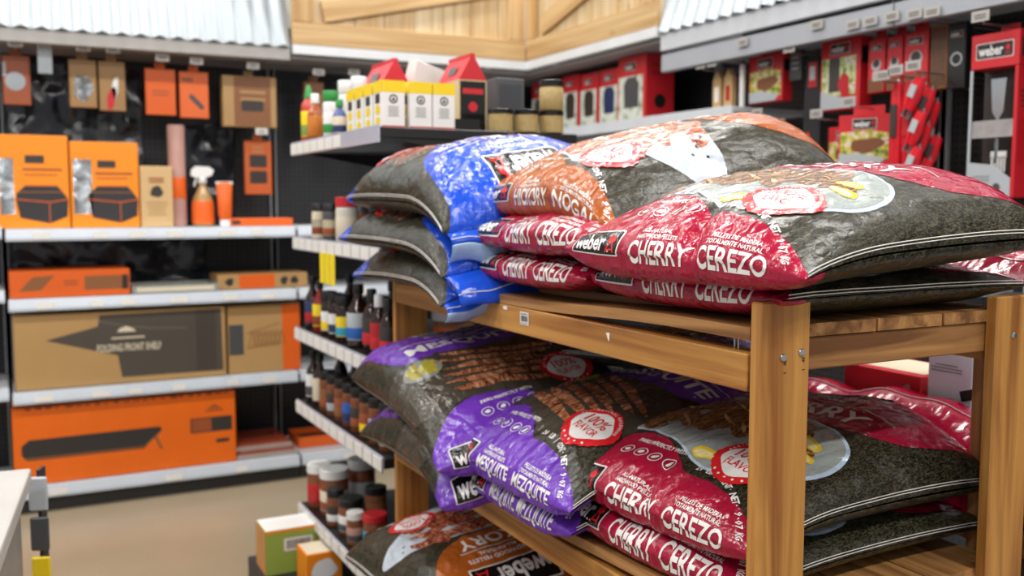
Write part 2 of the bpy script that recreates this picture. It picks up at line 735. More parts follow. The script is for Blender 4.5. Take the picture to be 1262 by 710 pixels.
def wall_bay(label, X0, X1, zs, seed, panel=None):
    t = thing('wall_shelving_bay', label, 'shelving', (X0, 5.05, 0))
    wd = X1 - X0
    MB().box(0.0, panel or wd, 0, 0.03, 0.08, 2.25).build('peg_panel', M_PEGX, t)
    for x in (0.0, wd):
        MB().box(x - 0.016, x + 0.016, -0.022, 0.0, 0.0, 2.25, 0.003).build('upright', M_UPR, t)
    for i, z in enumerate(zs):
        sh = MB().box(0.005, wd - 0.005, -0.445, -0.022, z - 0.022, z - 0.002, 0.003).build('shelf', M_SHELF, t)
        ra = MB().prism([(-0.452, z), (-0.446, z), (-0.446, z - 0.052), (-0.462, z - 0.052), (-0.462, z - 0.040)], 0.004, wd - 0.004, 'X').build('price_rail', M_RAIL, sh)
        price_cards(ra, 0.05, wd - 0.05, -0.464, z - 0.03, 6 if i < 3 else 3, seed + i)
    MB().box(0.0, wd, -0.43, -0.41, 0.0, 0.066).build('kick_plate', M_KICK, t)
    return t


wall_bay('grey and black wall shelving bay holding the orange cartons', -0.02, 1.22, SH_Z, 11)
wall_bay('wall shelving bay in the corner behind the bottle shelves', 1.225, 2.465, SH_Z, 31, panel=1.69)
wall_bay('wall shelving bay beyond the orange cartons, past the white counter', -1.265, -0.025, [1.25, 0.98, 0.56, 0.12], 51)


def right_bay(label, Y0, Y1, seed):
    t = thing('peg_wall_bay', label, 'shelving', (2.92, Y0, 0))
    wd = Y1 - Y0
    MB().box(0, 0.03, 0, wd, 0.08, 2.25).build('peg_panel', M_PEGY, t)
    for y in (0.0, wd):
        MB().box(-0.022, 0, y - 0.016, y + 0.016, 0, 2.25, 0.003).build('upright', M_UPR, t)
    sh = MB().box(-0.43, -0.022, 0.005, wd - 0.005, 0.10, 0.12, 0.003).build('shelf', M_SHELF, t)
    MB().box(-0.42, -0.40, 0, wd, 0, 0.098).build('kick_plate', M_KICK, t)
    return t


right_bay('black peg wall bay hung with tongs and red boxed tools', 1.10, 2.32, 1)
right_bay('black peg wall bay hung with the apron and boxed accessories', 2.325, 3.545, 2)
right_bay('black peg wall bay by the corner under the wooden header', 3.55, 5.045, 3)
right_bay('black peg wall bay seen past the rack end post', -0.13, 1.095, 4)


def corrugated(name, L, top, pitch, amp, mat, parent, axis):
    """wavy sheet: along runs the wave, slopes up and back; local origin at its front lower edge"""
    bm = bmesh.new()
    n = int(L / pitch * 8)
    rows = []
    for th in (0.0, 0.0012):
        for q in (0, 1):
            row = []
            for i in range(n + 1):
                s = L * i / n
                h = amp * math.sin(2 * PI * s / pitch)
                d = Vector((0, top[0], top[1]))
                nn = Vector((0, -top[1], top[0])).normalized()
                p = Vector((s, 0, 0)) + d * q + nn * (h + th)
                if axis == 'Y':
                    p = Vector((p.y, p.x, p.z))
                row.append(bm.verts.new(p))
            rows.append(row)
    for i in range(n):
        for a, b in ((rows[0], rows[1]), (rows[2], rows[3]), (rows[0], rows[2]), (rows[1], rows[3])):
            bm.faces.new((a[i], a[i + 1], b[i + 1], b[i]))
    m = MB()
    m.bm.free()
    m.bm = bm
    return m.build(name, mat, parent, smooth=True)


def back_canopy(label, X0, L):
    t = thing('corrugated_canopy', label, 'canopy', (X0, 4.60, 2.085))
    corrugated('metal_sheet', L, (0.22, 0.62), 0.0785, 0.011, M_CORR, t, 'X')
    MB().box(0, L, 0.014, 0.034, -0.062, 0.0, 0.003).build('fascia', M_FASC, t)
    MB().box(0, L, 0.034, 0.447, -0.055, -0.04).build('soffit', M_UNDER, t)
    for x in (0.02, L - 0.02):
        MB().prism([(0.04, -0.04), (0.445, -0.04), (0.445, 0.5), (0.20, 0.55)], x - 0.004, x + 0.004, 'X').build('bracket', M_UPR, t)
    return t


back_canopy('corrugated metal canopy over the orange cartons', -0.02, 1.235)
back_canopy('corrugated metal canopy past the end of the orange cartons', -1.265, 1.235)


def side_canopy(label, Y0, L):
    t = thing('corrugated_canopy', label, 'canopy', (2.474, Y0, 2.066))
    corrugated('metal_sheet', L, (0.22, 0.62), 0.0785, 0.011, M_CORR, t, 'Y')
    mf = plain('side_fascia', '#c0c4ca', 0.45)
    mu = plain('side_soffit', '#9da1a8', 0.5)
    MB().box(0.014, 0.034, 0, L, -0.075, 0.0, 0.003).build('fascia', mf, t)
    MB().box(0.02, 0.05, 0, L, -0.162, -0.09, 0.003).build('hook_rail', mu, t)
    MB().box(0.05, 0.44, 0, L, -0.10, -0.085).build('soffit', mu, t)
    for y in (0.02, L - 0.02):
        MB().prism([(0.04, -0.085), (0.44, -0.085), (0.44, 0.5), (0.20, 0.55)], y - 0.004, y + 0.004, 'Y').build('bracket', M_UPR, t)
    return t


side_canopy('corrugated metal canopy above the apron and boxed accessories', 2.20, 1.22)
side_canopy('corrugated metal canopy above the hanging tongs', 0.975, 1.22)


# wooden corner header: framed planks with diagonal braces
M_PINE = wood('pine_planks', '#ead8b4', '#d8b988', knots=True, scale=0.55, rough=0.6)
M_PINE2 = wood('pine_frame', '#e2c391', '#c8a069', knots=True, scale=0.6, rough=0.6)


def board(name, L, wd, th, mat, parent, loc, rot, bev=0.002):
    return MB().box(0, L, 0, wd, 0, th, bev).build(name, mat, parent, loc=loc, rot=rot)


hd = thing('wooden_header', 'pine plank corner header with diagonal braces above the shelving', 'header', (1.225, 4.60, 2.10))
HH = 0.50
# face along X: planks stand vertically


def frame_boards(parent, L, H, place):
    """place(name, length, width, thickness, u, v, angle, depth) lays a board on the face"""
    n = 8
    wdt = L / n
    for i in range(n):
        place('plank', H, wdt - 0.003, 0.018, i * wdt + wdt - 0.0015, 0, 90, 0.022, M_PINE)
    place('rail', L, 0.105, 0.02, 0, 0, 0, 0.0, M_PINE2)
    place('rail', L, 0.105, 0.02, 0, H - 0.105, 0, 0.0, M_PINE2)
    place('stile', H - 0.212, 0.10, 0.02, 0.10, 0.106, 90, 0.0, M_PINE2)
    place('stile', H - 0.212, 0.10, 0.02, L, 0.106, 90, 0.0, M_PINE2)
    du, dv = L - 0.202 - 0.10, H - 0.212 - 0.07
    place('brace', math.hypot(du, dv), 0.10, 0.019, 0.16, 0.112, math.degrees(math.atan2(dv, du)), 0.001, M_PINE2)


def place_x(name, L, wd, th, u, v, ang, dep, mat):
    # face in the XZ plane, looking along +Y
    M = Matrix.Translation((u, dep, v)) @ Matrix.Rotation(R(-ang), 4, 'Y') @ Matrix.Rotation(R(90), 4, 'X')
    ob = MB().box(0, L, 0, wd, -th, 0, 0.002).build(name, mat, hd)
    ob.matrix_local = M


def place_y(name, L, wd, th, u, v, ang, dep, mat):
    # face in the YZ plane (towards -X); u runs from the corner towards -Y
    M = Matrix.Translation((1.25, 0, 0)) @ Matrix.Rotation(R(-90), 4, 'Z') @ Matrix.Translation((u, dep, v)) @ Matrix.Rotation(R(-ang), 4, 'Y') @ Matrix.Rotation(R(90), 4, 'X')
    ob = MB().box(0, L, 0, wd, -th, 0, 0.002).build(name, mat, hd)
    ob.matrix_local = M


frame_boards(hd, 1.248, HH, place_x)
frame_boards(hd, 1.168, HH, place_y)
M_LEDGE = plain('header_rail_white', '#d3d6d9', 0.35)
MB().box(0, 1.285, 0.0, 0.03, -0.045, -0.002).build('ledge', M_LEDGE, hd)
MB().box(1.25, 1.28, -1.168, -0.002, -0.045, -0.002).build('ledge', M_LEDGE, hd)
MB().box(0, 1.69, 0.03, 0.44, -0.065, -0.05).build('soffit', M_UNDER, hd)
MB().box(1.28, 1.69, -1.168, 0.028, -0.065, -0.05).build('soffit', M_UNDER, hd)

# ================================================================== WOODEN RACK
M_RACK = wood('rack_wood', '#d99f52', '#a5682a', knots=True, rough=0.5)
M_RACKD = wood('rack_deck_wood', '#c8945a', '#7d5026', knots=True, rough=0.6)
M_SCREW = plain('screw_zinc', '#b8bcc0', 0.25, 1.0)

rk = thing('wooden_rack', 'orange-brown wooden rack of boards stacked with pellet bags', 'rack', (0, 0, 0))
PX = (0.874, 1.350)      # left edges of the end posts
YN, YF = 0.970, 2.332    # near and far end posts
DZ = (1.183, 0.768, 0.300)


def upright(x, y, h, wd=0.089, th=0.021):
    return MB().box(0, h, 0, wd, 0, th, 0.0025).build('post', M_RACK, rk, loc=(x + wd, y, 0), rot=(R(90), R(-90), 0)) if False else _post(x, y, h, wd, th)


def _post(x, y, h, wd, th):
    ob = MB().box(0, h, 0, wd, 0, th, 0.0025).build('post', M_RACK, rk)
    # local X (grain) up, local Y to world X, local Z to world Y
    ob.matrix_local = Matrix(((0, 1, 0, x), (0, 0, 1, y), (1, 0, 0, 0), (0, 0, 0, 1)))
    return ob


pA = upright(PX[0], YN, 1.219)
pC = upright(PX[1], YN, 1.205)
upright(PX[0], YF, 1.16)
upright(PX[1], YF, 1.16)
ob = MB().box(0, 1.12, 0, 0.085, 0, 0.021, 0.0025).build('post', M_RACKD, rk)
ob.matrix_local = Matrix(((0, 0, 1, 1.442), (0, 1, 0, YN + 0.024), (1, 0, 0, 0), (0, 0, 0, 1)))


def beam_y(x, y0, y1, z0, z1, th=0.036, mat=None):
    ob = MB().box(0, y1 - y0, 0, th, 0, z1 - z0, 0.002).build('beam', mat or M_RACK, rk)
    ob.matrix_local = Matrix(((0, -1, 0, x + th), (1, 0, 0, y0), (0, 0, 1, z0), (0, 0, 0, 1)))
    return ob


def beam_x(x0, x1, y, z0, z1, th=0.034, mat=None):
    return MB().box(0, x1 - x0, 0, th, 0, z1 - z0, 0.002).build('beam', mat or M_RACK, rk, loc=(x0, y, z0))


for k, z in enumerate(DZ):
    beam_y(PX[0], 0.996, YF - 0.001, z - 0.088, z - 0.036)
    beam_y(PX[1] + 0.05, 1.03, YF - 0.001, z - 0.088, z - 0.036)
    beam_x(PX[0] + 0.040, PX[1] + 0.089, YN + 0.022, z - 0.066, z - 0.0185, mat=M_RACKD if k == 0 else None)
    beam_x(PX[0] + 0.038, PX[1] + 0.048, YF - 0.036, z - 0.066, z - 0.0185)
    xs = [(0.876, 0.092), (0.972, 0.135), (1.112, 0.135), (1.252, 0.165)]
    for j, (x, wd) in enumerate(xs):
        L = YF - 0.002 - 0.988
        m = MB()
        n = 14
        rr = random.Random(40 + j + 7 * k)
        prof_t, prof_b = [], []
        for i in range(n + 1):
            y = L * i / n
            dip = 0.0
            if j == 0:
                q = max(0.0, min(1.0, (y - 0.15) / 0.5))
                dip = -0.0165 * q * q * (3 - 2 * q)
            prof_t.append((y, dip))
            prof_b.append((y, dip - 0.018))
        m.prism(prof_t + prof_b[::-1], 0, wd, 'Y')
        ob = m.build('deck_board', M_RACKD, rk)
        ob.matrix_local = Matrix(((0, -1, 0, x + wd), (1, 0, 0, 0.993 if j == 0 else 0.988), (0, 0, 1, z), (0, 0, 0, 1)))

for post, px_ in ((pA, PX[0]), (pC, PX[1])):
    for dx, dz in ((0.040, 1.143), (0.073, 1.148)):
        s = MB().lathe([(0.0058, -0.001), (0.0058, 0.0012), (0.0045, 0.003), (0.0012, 0.0032)], 14, (dz, dx, 0), 'Z').build('screw', M_SCREW, post, smooth=True)
        s.matrix_local = Matrix(((1, 0, 0, 0), (0, 1, 0, 0), (0, 0, -1, 0), (0, 0, 0, 1)))
for y in (1.034, 1.042):
    MB().tube([(0.892, y, 1.144), (0.892, y, 1.170)], 0.0011, 6).build('nail', M_SCREW, rk)
# stock label and a paint chip stuck on the long top beam
st = flat_print('barcode_sticker', P2().rect(-0.017, 0.017, -0.0125, 0.0125), plain('sticker_paper', '#e9e7e2', 0.5), rk, (PX[0], 1.628, 1.128), (0, -1, 0), (0, 0, 1), 0.001)
p = P2()
rr = random.Random(3)
x = -0.013
while x < 0.013:
    q = rr.choice((0.0008, 0.0012, 0.0018))
    p.rect(x, x + q, -0.006, 0.005)
    x += q + rr.choice((0.0009, 0.0014))
p.text('1003 40127', 0.006, (0, 0.0085), 1.0, 0.01).text('WOOD PELLETS', 0.004, (0, -0.0095), 1.0, 0.01)
flat_print('barcode', p, plain('ink_dark', '#2b2b2b', 0.6), st, (PX[0], 1.628, 1.128), (0, -1, 0), (0, 0, 1), 0.0016)
flat_print('paint_chip', P2().poly([(-0.006, 0.006), (0.005, 0.007), (0.004, -0.008), (-0.001, -0.004)]), plain('paint_chip_white', '#eeeae2', 0.6), rk, (PX[0], 1.335, 1.129), (0, -1, 0), (0, 0, 1), 0.0008)
flat_print('paint_chip', P2().poly([(-0.010, 0.003), (0.008, 0.004), (0.010, -0.003), (-0.007, -0.004)]), MATS['paint_chip_white'], rk, (PX[0], 1.71, 1.141), (0, -1, 0), (0, 0, 1), 0.0008)
# pencil marks on the end posts
p = P2()
for a, b in (((-.003, .004), (.003, .004)), ((-.003, 0), (.003, 0.001)), ((0, .004), (.001, -.002)), ((-.002, -.012), (.003, -.012))):
    p.line([a, b], 0.0012)
flat_print('pencil_mark', p, plain('pencil', '#3c2a18', 0.7), rk, (PX[0] + 0.043, YN, 1.134), (1, 0, 0), (0, 0, 1), 0.0008)
flat_print('pencil_mark', p, MATS['pencil'], rk, (PX[0] + 0.076, YN, 1.136), (1, 0, 0), (0, 0, 1), 0.0008)

# ================================================================== PELLET BAGS
M_PEL = pellet_film('pellet_film')
M_WHT = film('print_white', '#e9e6e2', '#d8d4d0', strength=0.35)
M_BLK = film('print_black', '#171717', '#0e0e0e')
M_RED = film('print_red', '#d7262b', '#c41f26', rough=.22, strength=0.4)
M_PAPER = film('print_pale_paper', '#c2cbd2', '#a8b5c0')
M_PLATE = film('print_plate_grey', '#9fa9ae', '#8b8f80')
M_PLATEB = film('print_plate_rim', '#c3d3e2', '#a7bdd3')
M_LEM = film('print_lemon', '#e8c63a', '#d8ae22')
M_LEM2 = film('print_lemon_flesh', '#efe2a0', '#e3d283')
M_BONE = film('print_bone', '#c8ab7d', '#a98a5e')
M_JAL = film('print_pickle', '#b5a43a', '#8f8a32')
M_DKPAN = film('print_dark_board', '#4b443a', '#3a352d')
M_MEATC = meat_film('print_ribs', '#33200f', '#7d5230', '#b58d5a', 34)
M_MEATH = meat_film('print_roast', '#45170f', '#a24c34', '#dba283', 30)
M_MEATM = meat_film('print_steak', '#4a2415', '#a06040', '#d29d78', 30)
FL = {}
for key, a, b, flap in (('cherry', '#a81a3a', '#8b122d', '#a00f37'), ('hickory', '#ad5b24', '#954a18', '#a8551f'),
                        ('mesquite', '#7139b0', '#5a2c9a', '#6030a4'), ('blend', '#1a50d0', '#1540b4', '#1a55d6')):
    FL[key] = (film('print_' + key, a, b), film('flap_' + key, flap, b, strength=0.3))
FLAP_IN = film('flap_inside_pale', '#a9c3e6', '#8fb0dc', strength=0.3)
WORDS = {'cherry': ('CHERRY', 'CEREZO'), 'hickory': ('HICKORY', 'NOGAL'), 'mesquite': ('MESQUITE', 'MEZQUITE'), 'blend': ('GRILLMASTER', 'BLEND')}
BODY_W = 0.50      # design width of the artwork; mapped onto each bag's own width
BL = 0.62          # design length of the printed face


def art(fl):
    """the printed face: list of (part name, parent part, material, layer, shapes)"""
    A = []
    en, es = WORDS[fl]
    main = FL[fl][0]
    # coloured bottom panel: wraps the blunt end, its lobe ends against the dark strip at the right
    lo = P2().smooth([(-.25, -.07), (-.1, -.075), (.08, -.075), (.25, -.07), (.2515, -.03), (.2515, .02), (.236, .048), (.205, .072), (.165, .088), (.11, .098), (.055, .098),
                      (.03, .112), (.0, .130), (-.04, .150), (-.09, .165), (-.15, .156), (-.19, .132), (-.225, .095), (-.2515, .055), (-.2515, 0)], 4)
    if fl == 'blend':
        lo = P2().smooth([(-.25, -.07), (0, -.08), (.25, -.07), (.2515, 0), (.2515, .075), (.235, .085), (.20, .05), (.1, .04), (-.05, .045), (-.2, .05), (-.25, .06), (-.2515, 0)], 4)
    A.append(('colour_panel', None, main, 0, lo))
    # header panel at the far end
    hi = P2().smooth([(-.22, .74), (-.22, .55), (-.215, .47), (-.20, .405), (-.16, .375), (0, .370), (.12, .368), (.165, .385), (.20, .43), (.215, .50), (.22, .60), (.22, .74)], 4)
    if fl == 'hickory':
        hi = P2().smooth([(-.22, .74), (-.22, .55), (-.215, .47), (-.20, .405), (-.16, .375), (-.05, .372), (.06, .385), (.12, .42), (.16, .48), (.185, .56), (.19, .74)], 4)
    A.append(('header_panel', None, main, 0, hi))
    W = P2()
    A.append(('header_lettering', None, M_WHT, 2, W))
    W.fit(en, (0.0, .418) if fl != 'hickory' else (-.045, .425), min(.33, .047 * len(en)) if fl != 'hickory' else .25, .048, .019)
    W.rect(-.17, .17 if fl != 'hickory' else .09, .458, .4605)
    W.fit('ALL-NATURAL', (0, .476), .10, .012, .02).fit('HARDWOOD PELLETS', (0, .497), .17, .014, .02)
    # bottom end lettering
    W = P2()
    A.append(('english_lettering', None, M_WHT, 2, W))
    W.fit('ALL-NATURAL', (-.018, .052), .062, .0085, .02).fit('HARDWOOD PELLETS', (-.013, .040), .082, .0085, .02)
    W.fit(en if fl != 'blend' else 'BLEND', (-.005, .010), .118, .043, .019, res=4)
    W = P2()
    A.append(('spanish_lettering', None, M_WHT, 2, W))
    W.fit('PELLETS DE MADERA', (.135, .052), .085, .0085, .02).fit('TOTALMENTE NATURAL', (.135, .040), .095, .0085, .02)
    W.fit(es, (.135, .010), .122, .043, .019, res=4)
    # serving hint above
    W = P2()
    A.append(('serving_lettering', None, M_WHT, 2, W))
    W.fit('PAIRS PERFECTLY WITH', (-.045, .136), .125, .0095, .025)
    for i in range(4):
        c = (-.105 + i * .037, .106)
        W.ring(c, .0125, .0143, 20, sy=.8)
        W.blob(c, .007, .004, 0.3 * i, 5 + i)
    W = P2()
    A.append(('weight_lettering', None, M_WHT, 2, W))
    W.arc_text('20 LB | CONT. NET. 9.07 KG', (.085, -.030), .147, 97, 26, .0150, .03)
    # small side text towards the right edge of the face
    rr = random.Random(8)
    # picture
    if fl == 'cherry':
        A.append(('plate_rim', None, M_PLATEB, 0, P2().smooth([(-.235, .175), (-.15, .175), (-.04, .158), (.05, .122), (.12, .12), (.185, .16), (.212, .225), (.205, .30), (.17, .345), (.08, .366), (-.06, .370), (-.235, .370)], 5)))
        A.append(('plate_picture', None, M_PLATE, 1, P2().smooth([(-.235, .180), (-.15, .180), (-.04, .163), (.05, .127), (.118, .126), (.178, .163), (.205, .225), (.198, .30), (.165, .34), (.08, .361), (-.06, .366), (-.235, .366)], 5)))
        m = P2()
        for i in range(7):
            m.blob((-.16 + i * .047, .215 + .02 * (i % 2) + i * .010), .046, .030, -.5, 30 + i, 18, .3)
            m.blob((-.20 + i * .05, .285 + .015 * (i % 3)), .048, .034, -.35, 60 + i, 18, .3)
            m.blob((-.20 + i * .045, .335), .045, .022, -.2, 90 + i, 18, .2)
        A.append(('food_picture', None, M_MEATC, 2, m))
        for i, (x, y, ro, l) in enumerate(((-.10, .235, -.55, .06), (-.02, .262, -.5, .065), (.035, .245, -.7, .05), (-.16, .29, -.4, .06), (-.06, .33, -.4, .06))):
            A.append(('bone_picture', None, M_BONE, 3, P2().blob((x, y), l * .55, .0035, ro, 3 + i, 16, .2)))
        A.append(('onion_picture', None, M_BONE, 3, P2().ring((.085, .285), .018, .0215, 24, 30, 300, .8)))
        for x, y, rx, ro, sd in ((.145, .285, .027, -.15, 5), (.165, .245, .024, -.1, 6), (.045, .150, .03, -.05, 7)):
            A.append(('lemon_picture', None, M_LEM, 3, P2().blob((x, y), rx, rx * .5, ro, sd, 18, .1)))
            A.append(('lemon_flesh', None, M_LEM2, 4, P2().blob((x, y - .002), rx * .78, rx * .32, ro, sd, 18, .1)))
        bc = (.125, .165)
    elif fl == 'hickory':
        A.append(('paper_picture', None, M_PAPER, 0, P2().smooth([(-.25, .18), (-.12, .17), (-.02, .15), (.06, .115), (.10, .17), (.19, .235), (.235, .29), (.21, .335), (.15, .350), (.05, .364), (-.1, .369), (-.25, .369)], 5)))
        m = P2()
        for i in range(8):
            m.blob((-.21 + i * .045, .200 + .022 * (i % 2) - .002 * i), .046, .034, -.45, 130 + i, 18, .3)
            m.blob((-.21 + i * .044, .262 + .012 * (i % 2)), .045, .022, -.35, 145 + i, 18, .3)
            m.blob((-.19 + i * .043, .325 + .012 * (i % 2)), .045, .030, -.35, 160 + i, 18, .32)
        m.blob((.075, .20), .04, .03, .3, 11, 18, .3)
        A.append(('food_picture', None, M_MEATH, 1, m))
        for x, y, r in ((.16, .31, .004), (.175, .29, .003), (.14, .335, .0035), (.185, .315, .003)):
            A.append(('pepper_picture', None, M_BLK, 2, P2().disc((x, y), r)))
        bc = (.10, .165)
    elif fl == 'mesquite':
        A.append(('board_picture', None, M_DKPAN, 0, P2().smooth([(-.245, .17), (-.12, .165), (-.02, .14), (.06, .11), (.14, .13), (.19, .20), (.205, .29), (.16, .36), (0, .369), (-.245, .369)], 5)))
        m = P2()
        for i in range(6):
            m.blob((-.03 + i * .012, .185 + i * .027), .130, .0115, -.22 - .02 * i, 230 + i, 30, .22)
        A.append(('food_picture', None, M_MEATM, 1, m))
        A.append(('bowl_picture', None, film('print_bowl', '#8d8f86', '#6d6f66'), 1, P2().disc((-.165, .33), .05, .038)))
        b = P2()
        for i in range(9):
            b.blob((-.165 + .026 * math.cos(i * 2.3), .332 + .018 * math.sin(i * 1.7)), .016, .009, i * .8, 20 + i, 12, .2)
        A.append(('pickle_picture', None, M_JAL, 2, b))
        bc = (.135, .175)
    else:
        A.append(('board_picture', None, M_DKPAN, 0, P2().smooth([(-.245, .17), (-.12, .165), (-.02, .14), (.06, .11), (.14, .13), (.19, .20), (.205, .29), (.16, .36), (0, .369), (-.245, .369)], 5)))
        m = P2()
        for i in range(7):
            m.blob((.0 + i * .006, .180 + i * .025), .175, .0112, -.14 - .02 * i, 330 + i, 30, .22)
        A.append(('food_picture', None, M_MEATH, 1, m))
        bc = (.135, .175)
    # badge
    g = P2()
    n = 48
    pts = []
    for i in range(n):
        a = 2 * PI * i / n
        k = 1 + .05 * math.cos(4 * a) + .015 * math.cos(24 * a)
        pts.append((.062 * k * math.cos(a), .056 * k * math.sin(a)))
    g.poly(pts, bc)
    A.append(('flavour_badge', None, M_RED, 4, g))
    g = P2()
    pts = []
    for i in range(n):
        a = 2 * PI * i / n
        k = 1 + .07 * math.cos(4 * a)
        pts.append((.046 * k * math.cos(a), .040 * k * math.sin(a)))
    g.poly(pts, bc)
    for i in range(9):
        a = R(200 + i * 17)
        if i in (2, 3, 4, 5, 6):
            g.disc((bc[0] + .0535 * math.cos(a), bc[1] + .048 * math.sin(a)), .0026, n=5)
    g.arc_text('ALL-NATURAL HARDWOOD', bc, .0515, 165, 15, .0085, .02)
    A.append(('badge_centre', None, M_WHT, 5, g))
    A.append(('badge_lettering', None, M_RED, 6, P2().fit('100%', (bc[0], bc[1] + .013), .060, .025, .012).fit('FLAVOR', (bc[0], bc[1] - .013), .062, .017, .012)))
    # logos: bottom end and far end
    for c, wd, h, ro in (((-.155, .025), .128, .056, 0), ((0, .565), .20, .085, 0)):
        pl, fr, le, em = logo_shapes(c, wd, h, ro)
        A += [('logo_frame', None, M_WHT, 2, fr), ('logo_plate', None, M_BLK, 3, pl), ('logo_lettering', None, M_WHT, 4, le), ('logo_emblem', None, M_RED, 4, em)]
    # small print on the underside of the right edge
    s = P2()
    for blk, (x0, b0) in enumerate(((.14, -.155), (.14, -.26), (.14, -.36))):
        for i in range(5):
            l = rr.uniform(.04, .075)
            s.rect(x0 + .012 * i, x0 + .012 * i + .0035, b0 - l / 2, b0 + l / 2)
    A.append(('small_print', None, M_WHT, 2, s))
    return A


ART = {}
# one design grid shared by the bag bodies and by their print, so the print lies exactly on the film
GA = np.unique(np.round(np.concatenate([np.linspace(-.25, .25, 65), [-.2492, -.2475, -.245, .245, .2475, .2492]]), 6))
BEND = 0.66
GB = np.unique(np.round(np.concatenate([np.arange(-.10, .1401, .0055), np.arange(.1495, BEND - .02, .0105), np.linspace(BEND - .02, BEND, 6),
                                        -np.arange(.115, BEND - .02, .021), -np.linspace(BEND - .02, BEND, 5)]), 6))


def art_tess(fl):
    if fl not in ART:
        ART[fl] = [(name, mat, lay) + p.tess(GA, GB) for name, par, mat, lay, p in art(fl)]
    return ART[fl]


class BagShape:
    def __init__(s, W, L, bt, bb, seed, n=2.5, grooves=(), bend=None, lump=0.006, wr=0.0022, wedge=0.0, full=3.4):
        s.wedge, s.full = wedge, full
        s.W, s.L, s.bt, s.bb, s.gr, s.bend, s.lump, s.wr = W, L, bt, bb, grooves, bend, lump, wr
        Lh = L / 2
        ph = np.linspace(-PI, PI, 4001)
        c, sn = np.cos(ph), np.sin(ph)
        ny = np.where(sn >= 0, np.where(c > 0, 3.3, 3.0), 4.0)
        nz = np.where(sn >= 0, np.where(c > 0, 2.4, 2.6), 4.0)
        y = -Lh * np.sign(c) * np.abs(c) ** (2 / ny)
        z = np.where(sn >= 0, bt, bb) * np.sign(sn) * np.abs(sn) ** (2 / nz)
        cu = np.concatenate([[0], np.cumsum(np.hypot(np.diff(y), np.diff(z)))])
        s.cu = cu - np.interp(0, ph, cu)
        s.y, s.z = y, z
        r = np.random.RandomState(seed)
        s.waves = [(r.uniform(-1, 1) * 22, r.uniform(-1, 1) * 22, r.uniform(0, 6.3)) for _ in range(6)]
        s.ridg = [(r.uniform(-1, 1) * 42, r.uniform(-1, 1) * 34, r.uniform(0, 6.3), r.uniform(.4, 1)) for _ in range(9)]

    def base(s, a, b):
        y = np.interp(b, s.cu, s.y)
        z = np.interp(b, s.cu, s.z)
        u = np.clip(a / (s.W / 2), -1, 1)
        T = (1 - np.abs(u) ** s.full) ** 0.58
        yn = y / (s.L / 2)
        x = a * (1 - 0.07 * (1 - yn ** 2))
        y = y * (1 - 0.05 * np.abs(u) ** 4 * (np.abs(yn) > 0))
        z2 = z * (0.02 + 0.98 * T) * np.where(z > 0, 1 + s.wedge * yn, 1.0)
        return x, y, z2, T

    def disp(s, a, b, T):
        d = 0
        for kx, ky, p in s.waves:
            d = d + s.lump * 0.4 * np.sin(kx * a + ky * b + p)
        for kx, ky, p, k in s.ridg:
            w_ = np.sin(kx * a + ky * b + p + 1.1 * np.sin(kx * .6 * b - ky * .5 * a + p))
            d = d + s.wr * k * (1 - np.abs(w_)) ** 3
        for (a0, b0, wa, wb, dep, sl) in s.gr:
            d = d - dep * np.exp(-((a - a0 - sl * (b - b0)) / wa) ** 2) * np.exp(-((b - b0) / wb) ** 2)
        return d * (0.15 + 0.85 * T)

    def S0(s, a, b):
        x, y, z, T = s.base(a, b)
        return np.stack([x, y, z], -1), T

    def warp(s, A, B):
        """design plane to the bag's own width and length"""
        A, B = np.asarray(A, float), np.asarray(B, float)
        k = .14
        b = np.where(B > k, k + (B - k) * (s.cu[-1] - k) / (BEND - k), np.where(B < -k, -k + (B + k) * (-s.cu[0] - k) / (BEND - k), B))
        return A * s.W / BODY_W, np.clip(b, s.cu[0], s.cu[-1])

    def S(s, a, b):
        a = np.asarray(a, float)
        b = np.asarray(b, float)
        e = 0.0015
        P, T = s.S0(a, b)
        sg = np.where(a > 0, -1, 1)
        da = (s.S0(a + e * sg, b)[0] - P) * sg[..., None]
        db = s.S0(a, b + e)[0] - s.S0(a, b - e)[0]
        N = np.cross(da, db)
        N /= np.maximum(np.linalg.norm(N, axis=-1, keepdims=True), 1e-12)
        low = (b < 0) & (P[..., 2] < 0)
        d = s.disp(a, b, T)
        d = np.where(low, d * 0.35, d)
        Q = P + N * d[..., None]
        if s.bend:
            Q[..., 2] += s.bend(Q[..., 0], Q[..., 1])
        Q[..., 2] += s.bb
        return Q

    def make_grid(s):
        A, B = np.meshgrid(GA, GB, indexing='ij')
        s.G = s.S(*s.warp(A, B))
        ta = np.gradient(s.G, axis=0)
        tb = np.gradient(s.G, axis=1)
        N = np.cross(ta, tb)
        s.N = N / np.maximum(np.linalg.norm(N, axis=-1, keepdims=True), 1e-12)

    def onbag(s, V, off):
        A = np.clip(V[:, 0], GA[0], GA[-1])
        B = np.clip(V[:, 1], GB[0], GB[-1])
        i = np.clip(np.searchsorted(GA, A + 1e-9) - 1, 0, len(GA) - 2)
        j = np.clip(np.searchsorted(GB, B + 1e-9) - 1, 0, len(GB) - 2)
        u = ((A - GA[i]) / (GA[i + 1] - GA[i]))[:, None]
        v = ((B - GB[j]) / (GB[j + 1] - GB[j]))[:, None]
        f = lambda X: X[i, j] * (1 - u) * (1 - v) + X[i + 1, j] * u * (1 - v) + X[i, j + 1] * (1 - u) * v + X[i + 1, j + 1] * u * v
        return f(s.G) + f(s.N) * off


def mesh_np(name, V, F, mat, parent, smooth=True):
    me = bpy.data.meshes.new(name)
    me.from_pydata([tuple(v) for v in V], [], F)
    me.update()
    if smooth:
        me.polygons.foreach_set('use_smooth', [True] * len(me.polygons))
    me.materials.append(mat)
    ob = bpy.data.objects.new(name, me)
    return link(ob, parent)


